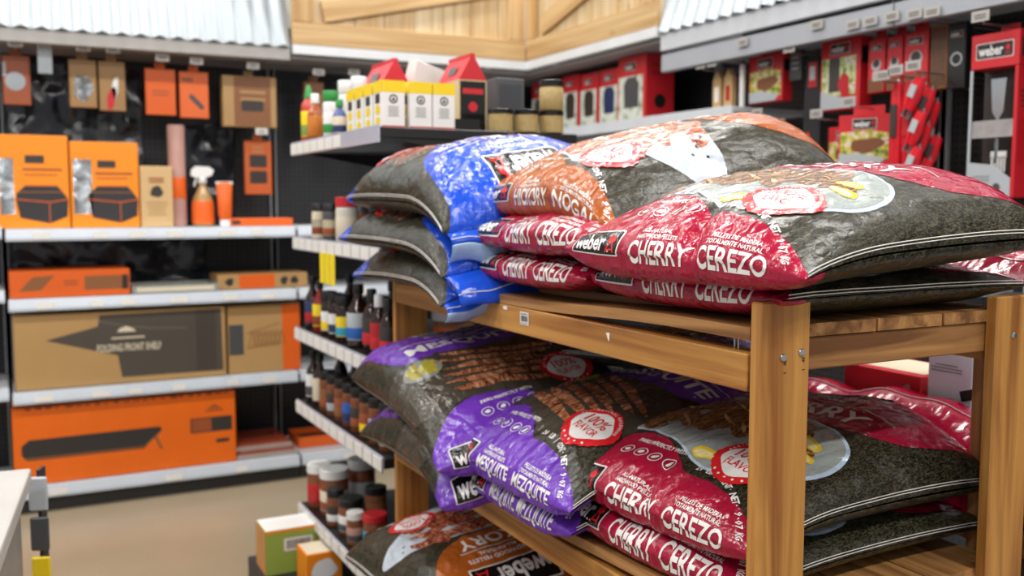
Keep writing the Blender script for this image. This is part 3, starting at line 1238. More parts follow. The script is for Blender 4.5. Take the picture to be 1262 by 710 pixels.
GROUPN = {'cherry': 'cherry pellet bags', 'hickory': 'hickory pellet bags', 'mesquite': 'mesquite pellet bags', 'blend': 'blue blend pellet bags'}


def make_bag(fl, label, loc, rotz, W=0.50, L=0.58, bt=0.07, bb=0.035, seed=1, grooves=(), bend=None, lump=0.006, wr=0.0022,
             flap=(0.06, 0.3, 0.0), detail=True, tilt=(0, 0), seams=True, wedge=0.0, full=3.4, inner=0.0):
    t = thing('pellet_bag', label, 'bag', loc, rotz, GROUPN[fl], rot=(tilt[0], tilt[1], rotz))
    s = BagShape(W, L, bt, bb, seed, grooves=grooves, bend=bend, lump=lump, wr=wr, wedge=wedge, full=full)
    s.make_grid()
    NA, NB = len(GA), len(GB)
    F = []
    for i in range(NA - 1):
        for j in range(NB - 1):
            F.append((i * NB + j, (i + 1) * NB + j, (i + 1) * NB + j + 1, i * NB + j + 1))
    mesh_np('bag_body', s.G.reshape(-1, 3), F, M_PEL, t)
    for name, mat, lay, V, FF in art_tess(fl):
        if len(V) == 0 or (not detail and name in ('small_print', 'badge_lettering')):
            continue
        mesh_np(name, s.onbag(V, 0.0006 + 0.0004 * lay), FF, mat, t)
    if seams:
        for sgn in (-1, 1):
            m = MB()
            for q in (0.0, 0.0045):
                b1 = np.linspace(s.cu[-1] * 0.04, s.cu[-1] * 0.97, 60)
                P = s.S(np.full(60, sgn * (W / 2 * 0.996)), b1) + np.array([sgn * 0.0012, 0, q + 0.0005])
                m.tube([tuple(v) for v in P], 0.0008, 5)
            m.build('seam_line', M_WHT, t)
    if flap:
        ln, up_, curl = flap
        n1, n2 = 40, 9
        V, F = [], []
        rr = np.random.RandomState(seed + 50)
        p0 = rr.uniform(0, 6, 3)
        for i in range(n1 + 1):
            u = -1 + 2 * i / n1
            a = u * W / 2 * 0.97
            e = s.S(np.array([a]), np.array([s.cu[-1] * 0.9995]))[0]
            wv = 0.010 * math.sin(5 * u + p0[0]) + 0.006 * math.sin(11 * u + p0[1])
            for j in range(n2 + 1):
                q = j / n2
                an = up_ + curl * q * q
                V.append((e[0], e[1] - 0.006 + ln * q * math.cos(an), e[2] + ln * q * math.sin(an) + wv * q))
        for i in range(n1):
            for j in range(n2):
                F.append((i * (n2 + 1) + j, (i + 1) * (n2 + 1) + j, (i + 1) * (n2 + 1) + j + 1, i * (n2 + 1) + j + 1))
        fo = mesh_np('sealed_flap', V, F, FL[fl][1], t)
        sm = fo.modifiers.new('thick', 'SOLIDIFY')
        sm.thickness = 0.0012
        sm.offset = -1
        pts = [Vector(V[i * (n2 + 1) + n2 - 2]) + Vector((0, 0, 0.0016)) for i in range(n1 + 1)]
        MB().tube(pts, 0.0011, 5).build('flap_seam', M_WHT, fo)
        if inner:
            V2, F2 = [], []
            for i in range(n1 + 1):
                e = Vector(V[i * (n2 + 1) + n2])
                for j in range(n2 + 1):
                    q = j / n2
                    V2.append((e.x, e.y + 0.010 * math.sin(9 * e.x * 4 + p0[2]) * q - 0.02 * q * q, e.z - 0.001 - inner * q * (0.8 + 0.3 * math.sin(14 * e.x + p0[0]))))
            for i in range(n1):
                for j in range(n2):
                    F2.append((i * (n2 + 1) + j, (i + 1) * (n2 + 1) + j, (i + 1) * (n2 + 1) + j + 1, i * (n2 + 1) + j + 1))
            fi = mesh_np('flap_inside', V2, F2, FLAP_IN, t)
            fi.modifiers.new('thick', 'SOLIDIFY').thickness = 0.001
    return t


R90 = -PI / 2
D0, D1_, D2_ = DZ


def droop(end=0.0, right=0.0, left=0.0, far=0.0, e0=0.30, s0=0.30):
    """a bag sinking over what lies beneath: amounts at near end, right edge, left edge, far end"""
    def f(x, y):
        a = np.clip((-y - (e0 - 0.22)) / 0.22, 0, 1.3)
        b = np.clip((x - 0.05) / 0.20, 0, 1.3)
        c = np.clip((-x - 0.05) / 0.20, 0, 1.3)
        d = np.clip((y - 0.08) / 0.22, 0, 1.3)
        return -(end * a ** 2 + right * b ** 2 + left * c ** 2 + far * d ** 2)
    return f


# --- top deck, near stack
make_bag('cherry', 'red cherry pellet bag at the bottom of the near stack, behind the end post top', (1.155, 1.195, D0), R90 + .03, 0.455, 0.55, 0.036, 0.038, 3,
         lump=0.003, wr=.0015, flap=(0.09, 0.35, 0.2))
make_bag('cherry', 'plump red cherry pellet bag on top of the stack above the rack end post', (1.112, 1.158, D0 + 0.064), R90 + .07, 0.52, 0.56, 0.092, 0.055, 5,
         grooves=((0.055, 0.05, 0.016, 0.075, 0.020, -0.25), (-0.06, 0.09, .02, .05, .006, .4)), lump=0.004, flap=(0.07, 0.05, 0.1), bend=droop(0.020, 0.016, 0.0, 0.0), wedge=.36, tilt=(0.05, 0))
# --- top deck, middle stack
make_bag('cherry', 'red cherry pellet bag lowest in the stack beside the blue bags', (1.140, 1.635, D0), R90, 0.46, 0.56, 0.044, 0.036, 9, lump=0.003, flap=None)
make_bag('cherry', 'red cherry pellet bag squeezed directly under the brown hickory bag', (1.130, 1.605, D0 + 0.068), R90, 0.49, 0.56, 0.05, 0.040, 12, lump=0.004, flap=None, bend=droop(0.006))
make_bag('hickory', 'plump brown hickory pellet bag topping the middle stack on the top deck', (1.200, 1.640, D0 + 0.160), R90, 0.55, 0.60, 0.108, 0.052, 15, lump=0.004,
         grooves=((0.12, 0.02, 0.03, 0.05, 0.006, 0.0),), flap=(0.05, 0.1, 0), tilt=(0.10, 0), bend=droop(0.008, 0.075, 0.01), wedge=.38)
# --- top deck, blue stack
make_bag('blend', 'blue blend pellet bag at the bottom of the blue stack on the top deck', (1.020, 2.110, D0), PI, 0.48, 0.60, 0.050, 0.038, 21, flap=(0.035, -0.2, -0.3), bend=droop(0, 0.065, 0, 0.03), inner=.04)
make_bag('blend', 'blue blend pellet bag in the middle of the blue stack on the top deck', (1.010, 2.130, D0 + 0.070), PI + 0.04, 0.49, 0.64, 0.062, 0.044, 23, flap=(0.10, -0.35, -0.4), bend=droop(0, 0.03, 0, 0.04), tilt=(-.03, .08))
make_bag('blend', 'blue blend pellet bag on top of the blue stack, pale inside of its flap showing', (1.020, 2.120, D0 + 0.160), PI, 0.48, 0.64, 0.105, 0.055, 26, flap=(0.04, -0.35, -0.4), bend=droop(0.0, 0.02, 0, 0.05), inner=.075, tilt=(-.03, .13))
# --- lower deck, near stack
make_bag('cherry', 'red cherry pellet bag lowest on the lower deck beside the rack end post', (1.165, 1.275, D1_), R90 + .05, 0.50, 0.58, 0.044, 0.040, 31, flap=(0.07, 0.6, 0.4), bend=droop(0.012, 0, 0, 0))
make_bag('cherry', 'red cherry pellet bag on the lower deck with a tall crimson flap standing up behind', (1.165, 1.275, D1_ + 0.074), R90 + .05, 0.52, 0.58, 0.085, 0.050, 33,
         grooves=((0.02, 0.03, 0.014, 0.07, 0.016, -0.2),), flap=(0.15, 1.05, -0.5), bend=droop(0.03, 0.01, 0, 0), wedge=.45)
# --- lower deck, middle stack
make_bag('mesquite', 'purple mesquite pellet bag under another, beside the lower red cherry stack', (1.110, 1.615, D1_), R90, 0.46, 0.58, 0.046, 0.038, 41, flap=None, bend=droop(0.03, 0, 0, 0))
make_bag('mesquite', 'purple mesquite pellet bag leaning against the lower red cherry stack, white creases', (1.100, 1.620, D1_ + 0.070), R90, 0.53, 0.60, 0.088, 0.050, 43, flap=None, lump=.007, bend=droop(0.05, 0.01, 0, 0), wedge=.45)
# --- lower deck, far stack (turned lengthwise)
make_bag('mesquite', 'purple mesquite pellet bag turned lengthwise under another over the beam', (1.000, 2.030, D1_ + .004), -0.04, 0.48, 0.60, 0.060, 0.048, 51, flap=None, bend=droop(0.045, 0, 0.03, 0.01), full=5.5, tilt=(0, -0.08), seams=False)
make_bag('mesquite', 'purple mesquite pellet bag turned lengthwise on top, steak slices facing up', (1.000, 2.030, D1_ + 0.105), -0.06, 0.50, 0.64, 0.074, 0.060, 53, flap=None, bend=droop(0.04, 0, 0.0, 0.0), full=5.5, wedge=.40, tilt=(0.08, -0.20), seams=False)
make_bag('mesquite', 'dark purple mesquite pellet bag lying at the back under the top deck', (1.36, 1.76, D1_ + 0.20), R(20), 0.36, 0.46, 0.055, 0.036, 55, flap=(0.06, .2, .1))
# --- bottom deck
make_bag('hickory', 'brown hickory pellet bag lying below the purple bags on the bottom deck', (0.975, 2.05, 0.425), PI - 0.03, 0.50, 0.57, 0.10, 0.05, 61, flap=(0.05, 0, 0), tilt=(0, .12))
make_bag('hickory', 'brown hickory pellet bag under another on the bottom deck', (1.05, 2.02, DZ[2]), PI, 0.48, 0.58, 0.07, 0.045, 62, flap=None, detail=False)
make_bag('hickory', 'brown hickory pellet bag below the lower red cherry bags on the bottom deck', (1.12, 1.45, DZ[2]), R90, 0.50, 0.58, 0.085, 0.05, 64, flap=None, detail=False)

# ================================================================== GOODS
def carton(name, label, cat, loc, dims, mat, rotz=0.0, group=None, bev=0.002):
    """front face at local y = 0, base at z = 0, centred in x"""
    wd, d, h = dims
    t = thing(name, label, cat, loc, rotz, group)
    t['_d'] = 0
    del t['_d']
    MB().box(-wd / 2, wd / 2, 0, d, 0, h, bev).build('box_body', mat, t)
    F = {'front': ((0, 0, 0), (1, 0, 0), (0, 0, 1)), 'right': ((wd / 2, d / 2, 0), (0, 1, 0), (0, 0, 1)),
         'left': ((-wd / 2, d / 2, 0), (0, -1, 0), (0, 0, 1)), 'top': ((0, d / 2, h), (1, 0, 0), (0, 1, 0))}

    def pr(nm, p2, m, face='front', lay=1):
        o, r, u = F[face]
        return flat_print(nm, p2, m, t, o, r, u, 0.0004 * lay + 0.0002)
    return t, pr


C = {}
for k, v in dict(orange='#f08a18', orange2='#e0611a', kraft='#b58f5c', kraft2='#a27c4c', brown='#8c5a35', rust='#9c4f2a', dark='#38322e', black='#161616', white='#e6e5e2',
                 red='#c8202a', red2='#b3161f', yellow='#f0cf1c', grey='#8b8d8f', dgrey='#4a4b4d', silver='#aeb4b9', cream='#d9cdb4', green='#2c8c3c', lime='#8fa638', blue='#2360b0',
                 teal='#2f9fb3', amber='#8a3d12', cola='#2a130c', pink='#b98a80', tan='#caa877', purple='#553085', navy='#27345c', leaf='#7d9a45', food='#7a4a2c').items():
    C[k] = plain('paint_' + k, v, 0.42, var=0.08)
GLOSS_BLACK = plain('gloss_black', '#141414', 0.2)
GLASS = plain('clear_blister', '#c8d0d4', 0.12, alpha=0.45)


def bars(p, x0, x1, y0, n, h, gap, seed=0):
    rr = random.Random(seed)
    for i in range(n):
        l = (x1 - x0) * rr.uniform(0.6, 1.0)
        c = (x0 + x1) / 2
        p.rect(c - l / 2, c + l / 2, y0 - i * gap, y0 - i * gap + h)
    return p


def foil_mat():
    m, nt, b = newmat('foil_wrap')
    ns = nd(nt, 'ShaderNodeTexNoise')
    ns.inputs['Scale'].default_value = 26
    ns.inputs['Detail'].default_value = 5
    ns.inputs['Distortion'].default_value = 2.0
    nt.links.new(mapping(nt, (1, 1, .5)), ns.inputs['Vector'])
    # one foil colour; its bright and dark streaks come from the crumples reflecting the room
    nt.links.new(mixcol(nt, ns.outputs[0], lin('#a9b0b5'), lin('#b4bbbf')), b.inputs['Base Color'])
    b.inputs['Roughness'].default_value = .18
    b.inputs['Metallic'].default_value = .95
    bp = nd(nt, 'ShaderNodeBump')
    bp.inputs['Strength'].default_value = 1.0
    bp.inputs['Distance'].default_value = .035
    nt.links.new(ns.outputs[0], bp.inputs['Height'])
    nt.links.new(bp.outputs[0], b.inputs['Normal'])
    MATS['foil_wrap'] = m


foil_mat()

# ---------------------------------------------------------------- orange cartons on the top wall shelf
def grill_carton(label, X0, X1, z1, win_w):
    wd = X1 - X0
    t, pr = carton('orange_carton', label, 'box', ((X0 + X1) / 2, 4.665, 1.2405), (wd, 0.16, z1 - 1.2405), C['orange'])
    h = z1 - 1.2405
    pr('foil_window', P2().rect(-wd / 2 + 0.01, -wd / 2 + 0.01 + win_w, .06, .30), plain('foil_wrap', '#7e878d', 0.22, 0.6, var=0.5, scale=22))
    p = P2().rect(-.03, .045, h * .70, h * .785)
    pr('brand_plate', p, C['dark'])
    pr('title_print', bars(P2(), -.045, .12, h * .62, 1, .010, .01), C['rust'])
    pr('small_print', bars(P2(), -.04, .10, h * .57, 1, .005, .01), C['rust'])
    g = P2().poly([(-.065, .155), (.115, .155), (.135, .125), (.13, .05), (.06, .02), (-.055, .045), (-.07, .125)])
    g.poly([(-.06, .157), (-.03, .185), (.09, .185), (.115, .157)])
    pr('cover_picture', g, plain('cover_black', '#2d2b2c', 0.5))
    l = P2().line([(-.07, .125), (.06, .112), (.135, .125)], .004).line([(.06, .112), (.06, .02)], .003).line([(-.03, .183), (.09, .183)], .003)
    pr('cover_piping', l, C['orange2'], 'front', 2)
    return t


grill_carton('tall orange carton with a foil window beside the peg upright', -0.04, 0.240, 1.640, 0.055)
grill_carton('tall orange carton with a foil window next to the kraft box', 0.247, 0.527, 1.618, 0.075)
t, pr = carton('kraft_box', 'plain kraft box with a small black figure beside the orange cartons', 'box', (0.602, 4.662, 1.2405), (0.138, 0.07, 0.275), C['tan'])
pr('figure_print', P2().blob((0, .16), .025, .028, 0, 3), C['dark'])
pr('title_print', bars(P2(), -.035, .035, .215, 2, .008, .014), C['rust'])
pr('small_print', bars(P2(), -.05, .05, .11, 5, .004, .014), C['kraft2'])
t = thing('paper_roll', 'tall pink butcher paper roll with an orange band', 'roll', (0.703, 4.735, 1.2405))
MB().lathe([(0.037, 0), (0.039, .004), (0.039, .464), (0.036, .468)], 22).build('paper', plain('butcher_paper', '#b78d82', 0.6, var=0.2), t, True)
MB().lathe([(0.0398, .13), (0.0402, .132), (0.0402, .225), (0.0398, .227)], 22).build('band', C['orange2'], t, True)
t = thing('spray_bottle', 'orange labelled spray bottle with a white trigger head', 'bottle', (0.812, 4.712, 1.2405))
MB().lathe([(.045, 0), (.05, .006), (.05, .10), (.044, .13), (.022, .175), (.016, .19), (.016, .205)], 22).build('bottle_body', plain('clear_amber', '#b9915a', 0.15, trans=0.3), t, True)
MB().lathe([(.0508, .012), (.0508, .098), (.047, .118)], 22).build('label', C['orange2'], t, True)
m = MB().lathe([(.018, .200), (.020, .203), (.020, .222), (.012, .226), (.012, .235)], 18)
m.prism([(-.05, .262), (-.052, .236), (-.03, .226), (.012, .226), (.042, .238), (.052, .262), (.03, .278), (-.03, .280)], -.014, .014, 'Y')
m.prism([(-.030, .232), (-.022, .232), (-.034, .185), (-.040, .188)], -.006, .006, 'Y')
m.build('trigger_head', C['white'], t, True)
t = thing('orange_tube', 'orange squeeze tube standing on its white cap', 'tube', (0.905, 4.675, 1.2405))
m = MB()
n = 20
rings = []
for rx, ry, z in ((.022, .022, .028), (.03, .028, .05), (.033, .02, .12), (.037, .008, .185), (.038, .003, .207)):
    rings.append([m.bm.verts.new((rx * math.cos(2 * PI * i / n), ry * math.sin(2 * PI * i / n), z)) for i in range(n)])
for a, b in zip(rings, rings[1:]):
    for i in range(n):
        m.bm.faces.new((a[i], a[(i + 1) % n], b[(i + 1) % n], b[i]))
m.bm.faces.new(rings[-1])
m.build('tube_body', C['orange2'], t, True)
MB().lathe([(.022, 0), (.024, .002), (.024, .028), (.02, .031)], 20).build('cap', C['white'], t, True)
MB().box(-.039, .039, -.003, .003, .198, .209).build('crimp', C['white'], t)
t, pr = carton('flat_orange_box', 'thin flat orange box lying on the shelf beside the squeeze tube', 'box', (1.073, 4.660, 1.2405), (0.300, 0.20, 0.036), C['orange2'])
pr('title_print', P2().rect(-.14, -.10, .008, .026), C['dark'])

# ---------------------------------------------------------------- packets hanging above, each on its own peg hook


def hook_y(t, x, z, y0=0.0, y1=0.29, tagw=0.055):
    """wire hook with a price ticket at its tip; part of the packet's own hook thing"""
    hk = MB().tube([(x, y1, z), (x, y0 - 0.05, z), (x, y0 - 0.062, z + 0.012)], 0.0025, 6)
    return hk


def peg_hook(label, X, z, tip_y, wall_y=5.05):
    t = thing('peg_hook', label, 'hook', (X, wall_y, z))
    MB().tube([(0, -0.001, 0), (0, tip_y - wall_y, 0), (0, tip_y - wall_y - 0.012, 0.012)], 0.0026, 6).build('wire', M_STEEL, t)
    tk = MB().box(-.029, .029, tip_y - wall_y - .017, tip_y - wall_y - .014, .006, .036).build('price_ticket', M_TAG, t)
    flat_print('ticket_print', bars(P2(), -.02, .02, .018, 2, .004, .008), M_TAGK, tk, (0, tip_y - wall_y - .017, .004), (1, 0, 0), (0, 0, 1), .0006)
    return t


def hang_card(name, label, cat, X0, X1, z0, z1, y, d, mat, prints, hole=True):
    wd, h = X1 - X0, z1 - z0
    t, pr = carton(name, label, cat, ((X0 + X1) / 2, y, z0), (wd, d, h), mat)
    MB().box(-.022, .022, d / 2 - .001, d / 2 + .001, h, h + .030).build('hang_tab', mat, t)
    prints(pr, wd, h)
    peg_hook('peg hook holding the ' + label, (X0 + X1) / 2, z1 + 0.019, y - 0.07)
    return t


def pr_brush(pr, w_, h):
    pr('round_mirror', P2().disc((-.005, .10), .04), plain('brush_steel', '#a9adb0', 0.3, 0.7, var=.3))
    pr('handle', P2().rect(-.052, -.040, .12, h - .03), C['silver'])


hang_card('hanging_packet', 'rust card packet with a round steel tool', 'packet', 0.0, .108, 1.775, 1.985, 4.76, .03, C['rust'], pr_brush)
hang_card('hanging_packet', 'kraft packet showing crumpled silver foil', 'packet', .262, .374, 1.775, 1.985, 4.76, .03, C['kraft2'], lambda pr, w_, h: pr('foil_picture', P2().blob((0, .085), .036, .062, 0, 4), MATS['foil_wrap']))


def pr_brush2(pr, w_, h):
    pr('handle_picture', P2().blob((-.005, .055), .018, .05, -.25, 5), C['red'])
    pr('head_picture', P2().blob((.012, .105), .014, .045, -.1, 6), C['white'])


hang_card('hanging_packet', 'kraft packet showing a red and white tool', 'packet', .384, .494, 1.765, 1.985, 4.76, .03, C['kraft2'], pr_brush2)
hang_card('hanging_packet', 'plain orange card packet beside the packet with a grey bar', 'packet', .580, .712, 1.755, 1.965, 4.76, .02, C['orange2'], lambda pr, w_, h: pr('title_print', bars(P2(), -.04, .04, h * .5, 2, .006, .016), C['rust']))


def pr_bar(pr, w_, h):
    pr('brand_plate', P2().rect(-.055, -.005, h * .78, h * .87), C['rust'])
    pr('tool_picture', P2().rrect((.01, .075), .085, .022, .008, -.8), C['dgrey'])


hang_card('hanging_packet', 'orange card packet picturing a grey bar', 'packet', .730, .860, 1.747, 1.960, 4.76, .02, plain('orange_card', '#e66a2c', .45), pr_bar)


def pr_big(pr, w_, h):
    pr('panel_print', P2().rect(-.075, .10, .004, h - .004), C['brown'])
    pr('title_print', bars(P2(), -.05, .08, h * .66, 2, .014, .035), C['kraft'], 'front', 2)
    pr('tool_picture', P2().rrect((.012, .10), .105, .052, .01), C['dark'], 'front', 2)


hang_card('hanging_packet', 'wide kraft packet with a brown panel and a dark block', 'packet', .925, 1.18, 1.715, 1.955, 4.76, .06, C['kraft'], pr_big)


def pr_two(pr, w_, h):
    pr('picture', P2().rrect((0, h * .62), .085, .062, .006), C['dark'])
    pr('picture', P2().rrect((0, h * .32), .085, .062, .006), C['dark'])
    pr('title_print', bars(P2(), -.03, .03, h * .86, 2, .008, .02), C['kraft'])


hang_card('hanging_packet', 'narrow orange packet with two dark squares', 'packet', 1.038, 1.170, 1.392, 1.655, 4.84, .02, plain('orange_dull', '#c9622a', .45), pr_two)
t = thing('peg_hook', 'empty wire peg hook with a dull ticket between rust and kraft packets', 'hook', (.165, 5.05, 2.005))
MB().tube([(0, -.001, 0), (0, -.36, 0), (0, -.372, .012)], .0026, 6).build('wire', M_STEEL, t)
MB().box(-.028, .028, -.377, -.374, -.10, .03).build('price_ticket', GLASS, t)


# crumpled black film behind the goods
def wrap_sheet(label, X0, X1, z0, z1, y, seed):
    r = np.random.RandomState(seed)
    n1, n2 = 60, 44
    ks = [(r.uniform(-30, 30), r.uniform(-30, 30), r.uniform(0, 6)) for _ in range(10)]
    V, F = [], []
    for i in range(n1 + 1):
        for j in range(n2 + 1):
            x = X0 + (X1 - X0) * i / n1
            z = z0 + (z1 - z0) * j / n2
            d = sum(abs(math.sin(a * x * .5 + b * z * .5 + p)) for a, b, p in ks) / 10
            ex = .012 * math.sin(9 * z + seed) if i in (0, n1) else 0
            V.append((x + ex, y - .06 * d, z + .02 * math.sin(7 * x) * (j == n2)))
    for i in range(n1):
        for j in range(n2):
            F.append((i * (n2 + 1) + j, (i + 1) * (n2 + 1) + j, (i + 1) * (n2 + 1) + j + 1, i * (n2 + 1) + j + 1))
    if 'wrap' not in MATS:
        m, nt, b = newmat('black_wrap_film')
        ns = nd(nt, 'ShaderNodeTexNoise')
        ns.noise_type = 'RIDGED_MULTIFRACTAL'
        ns.inputs['Scale'].default_value = 9
        nt.links.new(mapping(nt, (1, 1, 1)), ns.inputs['Vector'])
        nt.links.new(mixcol(nt, ns.outputs[0], lin('#22262c'), lin('#252a30')), b.inputs['Base Color'])
        b.inputs['Roughness'].default_value = .16
        bp = nd(nt, 'ShaderNodeBump')
        bp.inputs['Strength'].default_value = .9
        bp.inputs['Distance'].default_value = .03
        nt.links.new(ns.outputs[0], bp.inputs['Height'])
        nt.links.new(bp.outputs[0], b.inputs['Normal'])
        MATS['wrap'] = m
    o = mesh_np('plastic_wrap', V, F, MATS['wrap'], None)
    sm = o.modifiers.new('t', 'SOLIDIFY')
    sm.thickness = .001
    return tag(o, label, 'plastic film', 'black film on the peg panel')


wrap_sheet('crumpled black plastic film behind the tall orange cartons', .015, .60, 1.25, 2.0, 5.044, 2)
wrap_sheet('crumpled black plastic film behind the spray bottle', .72, 1.02, 1.25, 1.74, 5.044, 5)
wrap_sheet('crumpled black plastic film under the top wall shelf', .015, .88, .945, 1.21, 5.044, 8)

# ---------------------------------------------------------------- lower wall shelves
t, pr = carton('long_orange_box', 'long low orange box with a drawn grate on the second wall shelf', 'box', (.23, 4.625, .9405), (.482, .25, .116), C['orange2'])
pr('grate_picture', P2().poly([(-.205, .03), (-.12, .032), (-.065, .095), (-.15, .09)]), C['brown'])
pr('grate_picture', P2().rect(.055, .215, .028, .088), C['brown'])
pr('dark_panel', P2().rect(.21, .235, .026, .09), C['dark'])
pr('title_print', bars(P2(), -.03, .03, .065, 2, .006, .014), C['rust'])
t = thing('grey_tray', 'shallow grey metal tray on the second wall shelf', 'tray', (.67, 4.75, .9405))
m = MB().box(-.185, .185, -.11, .11, 0, .006, .002)
m.box(-.19, .19, -.115, -.109, 0, .034, .001).box(-.19, .19, .109, .115, 0, .034, .001).box(-.19, -.184, -.109, .109, 0, .034, .001).box(.184, .19, -.109, .109, 0, .034, .001)
m.build('tray_body', plain('tray_grey', '#a2a6a0', .35, .3), t)
MB().box(-.17, .17, -.1165, -.1145, .006, .028).build('label_strip', C['cream'], t)
t, pr = carton('long_kraft_box', 'long low kraft box with an orange stripe on the second wall shelf', 'box', (1.075, 4.66, .9405), (.43, .20, .070), C['kraft'])
pr('stripe', P2().rect(-.115, .055, .002, .068), C['orange2'])
for bx, sd in ((-.16, 1), (.10, 2), (.15, 3)):
    pr('symbol_print', P2().blob((bx, .035), .018, .02, 0, sd), C['dark'])

t, pr = carton('shelf_carton', 'wide kraft carton picturing a dark folding shelf on the third wall shelf', 'box', (.440, 4.625, .5375), (.89, .22, .33), C['kraft'], bev=.006)
pr('shelf_picture', P2().poly([(-.32, .215), (-.11, .265), (-.10, .315), (.425, .32), (.43, .028), (-.015, .03), (-.03, .13)]), plain('shelf_print_dark', '#4d463d', .5))
pr('panel_print', P2().rect(.31, .40, .03, .318), plain('shelf_print_dark2', '#413b34', .5), 'front', 2)
pr('title_print', P2().fit('FOLDING FRONT SHELF', (.02, .165), .27, .034, .02), C['cream'], 'front', 3)
pr('small_print', P2().rect(-.055, .085, .205, .212), C['cream'], 'front', 3)
pr('peak_emblem', P2().poly([(-.03, .235), (.05, .235), (.035, .25), (.01, .262), (-.02, .25)]), C['cream'], 'front', 3)
pr('bracket_picture', P2().line([(-.105, .29), (0, .262), (.12, .245), (.27, .238)], .006), plain('shelf_edge_print', '#6a6152', .5), 'front', 3)
t, pr = carton('rack_carton', 'kraft and orange carton picturing a wire rack on the third wall shelf', 'box', (1.07, 4.64, .5375), (.345, .22, .325), C['kraft'])
pr('orange_panel', P2().rect(.085, .171, .002, .323), C['orange2'])
pr('grey_window', P2().rect(-.168, -.10, .09, .235), C['dgrey'])
p = P2()
for i in range(8):
    p.line([(-.08 + .02 * i, .12), (-.06 + .02 * i, .20), (-.04 + .02 * i, .13)], .004)
p.line([(-.085, .19), (.075, .235)], .004).line([(-.085, .12), (.075, .14)], .004)
pr('rack_picture', p, C['brown'], 'front', 2)

t, pr = carton('big_orange_box', 'big wide orange box picturing a black griddle lid on the lowest wall shelf', 'box', (.448, 4.625, .1205), (.945, .24, .345), plain('orange_deep', '#e8690c', .42), bev=.004)
pr('lid_picture', P2().poly([(-.44, .135), (-.44, .175), (-.41, .20), (.13, .205), (.14, .19), (.06, .11), (-.42, .11)]), plain('lid_print', '#2f2c29', .5))
pr('lid_edge', P2().line([(-.43, .118), (.06, .118), (.125, .175)], .006).line([(.11, .16), (.135, .10)], .012), C['brown'], 'front', 2)
pr('spec_plate', P2().rect(.265, .455, .155, .225), C['dark'])
pr('spec_red', P2().rect(.272, .36, .16, .22), C['rust'], 'front', 2)
pr('brand_print', P2().poly([(.34, .265), (.41, .265), (.375, .285)]).rect(.335, .415, .252, .26), C['rust'])
pr('badge_print', P2().rect(.38, .44, .10, .118), C['dark'])
p = P2()
rr = random.Random(5)
for i in range(22):
    x = -.42 + i * .04
    p.rect(x, x + rr.uniform(.01, .03), .332 - .001 * i * 0, .332 + rr.uniform(.004, .010))
tag(pr('scuffs', p, C['dark'], 'front', 1), kind='stuff')


def clear_pack(label, X, Y, z, wd, d, h):
    t = thing('wrapped_pack', label, 'packet', (X, Y, z), 0.0, 'film wrapped packs on the lowest wall shelf')
    MB().box(-wd / 2, wd / 2, -d / 2, d / 2, 0, h, .008, 2).build('pack_body', plain('rust_pack', '#8f3a22', .2, coat=.5, var=.3), t)
    MB().box(-wd / 2 - .01, wd / 2 + .01, -d / 2 - .008, -d / 2 - .001, .0, h * .6, .002).build('film_edge', plain('film_edge', '#c9b8ae', .15, alpha=.6), t)
    return t


clear_pack('rust red film wrapped pack lying at the bottom of a pile of two', 1.07, 4.79, .1205, .27, .30, .035)
clear_pack('rust red film wrapped pack lying on top of another pack', 1.06, 4.80, .156, .25, .28, .035)
t = thing('orange_tray_box', 'open orange tray box in the corner bay at the bottom', 'box', (1.37, 4.82, .1205))
m = MB().box(-.12, .12, -.10, .10, 0, .004)
m.box(-.12, .12, -.103, -.10, 0, .055).box(-.12, .12, .10, .103, 0, .055).box(-.123, -.12, -.10, .10, 0, .055).box(.12, .123, -.10, .10, 0, .055)
m.build('tray_body', C['orange2'], t)
MB().box(-.10, .10, -.08, .08, .005, .03, .004).build('contents', C['dark'], t)

# packets in the corner bay, seen past the bottle shelves
for i, (x, z0, z1, wd, col, lb) in enumerate(((1.33, 1.66, 1.95, .10, 'brown', 'brown hanging packet beside the canopy end, over the corner bay'),
                                              (1.50, 1.70, 1.96, .12, 'dgrey', 'grey hanging packet in the corner bay'),
                                              (1.68, 1.66, 1.94, .12, 'kraft2', 'kraft hanging packet in the corner bay'),
                                              (1.90, 1.70, 1.94, .12, 'rust', 'rust hanging packet in the corner bay'))):
    hang_card('hanging_packet', lb, 'packet', x, x + wd, z0, z1, 4.80, .03, C[col], lambda pr, w_, h: pr('picture', P2().rrect((0, h * .4), .07, .10, .01), C['dark']))

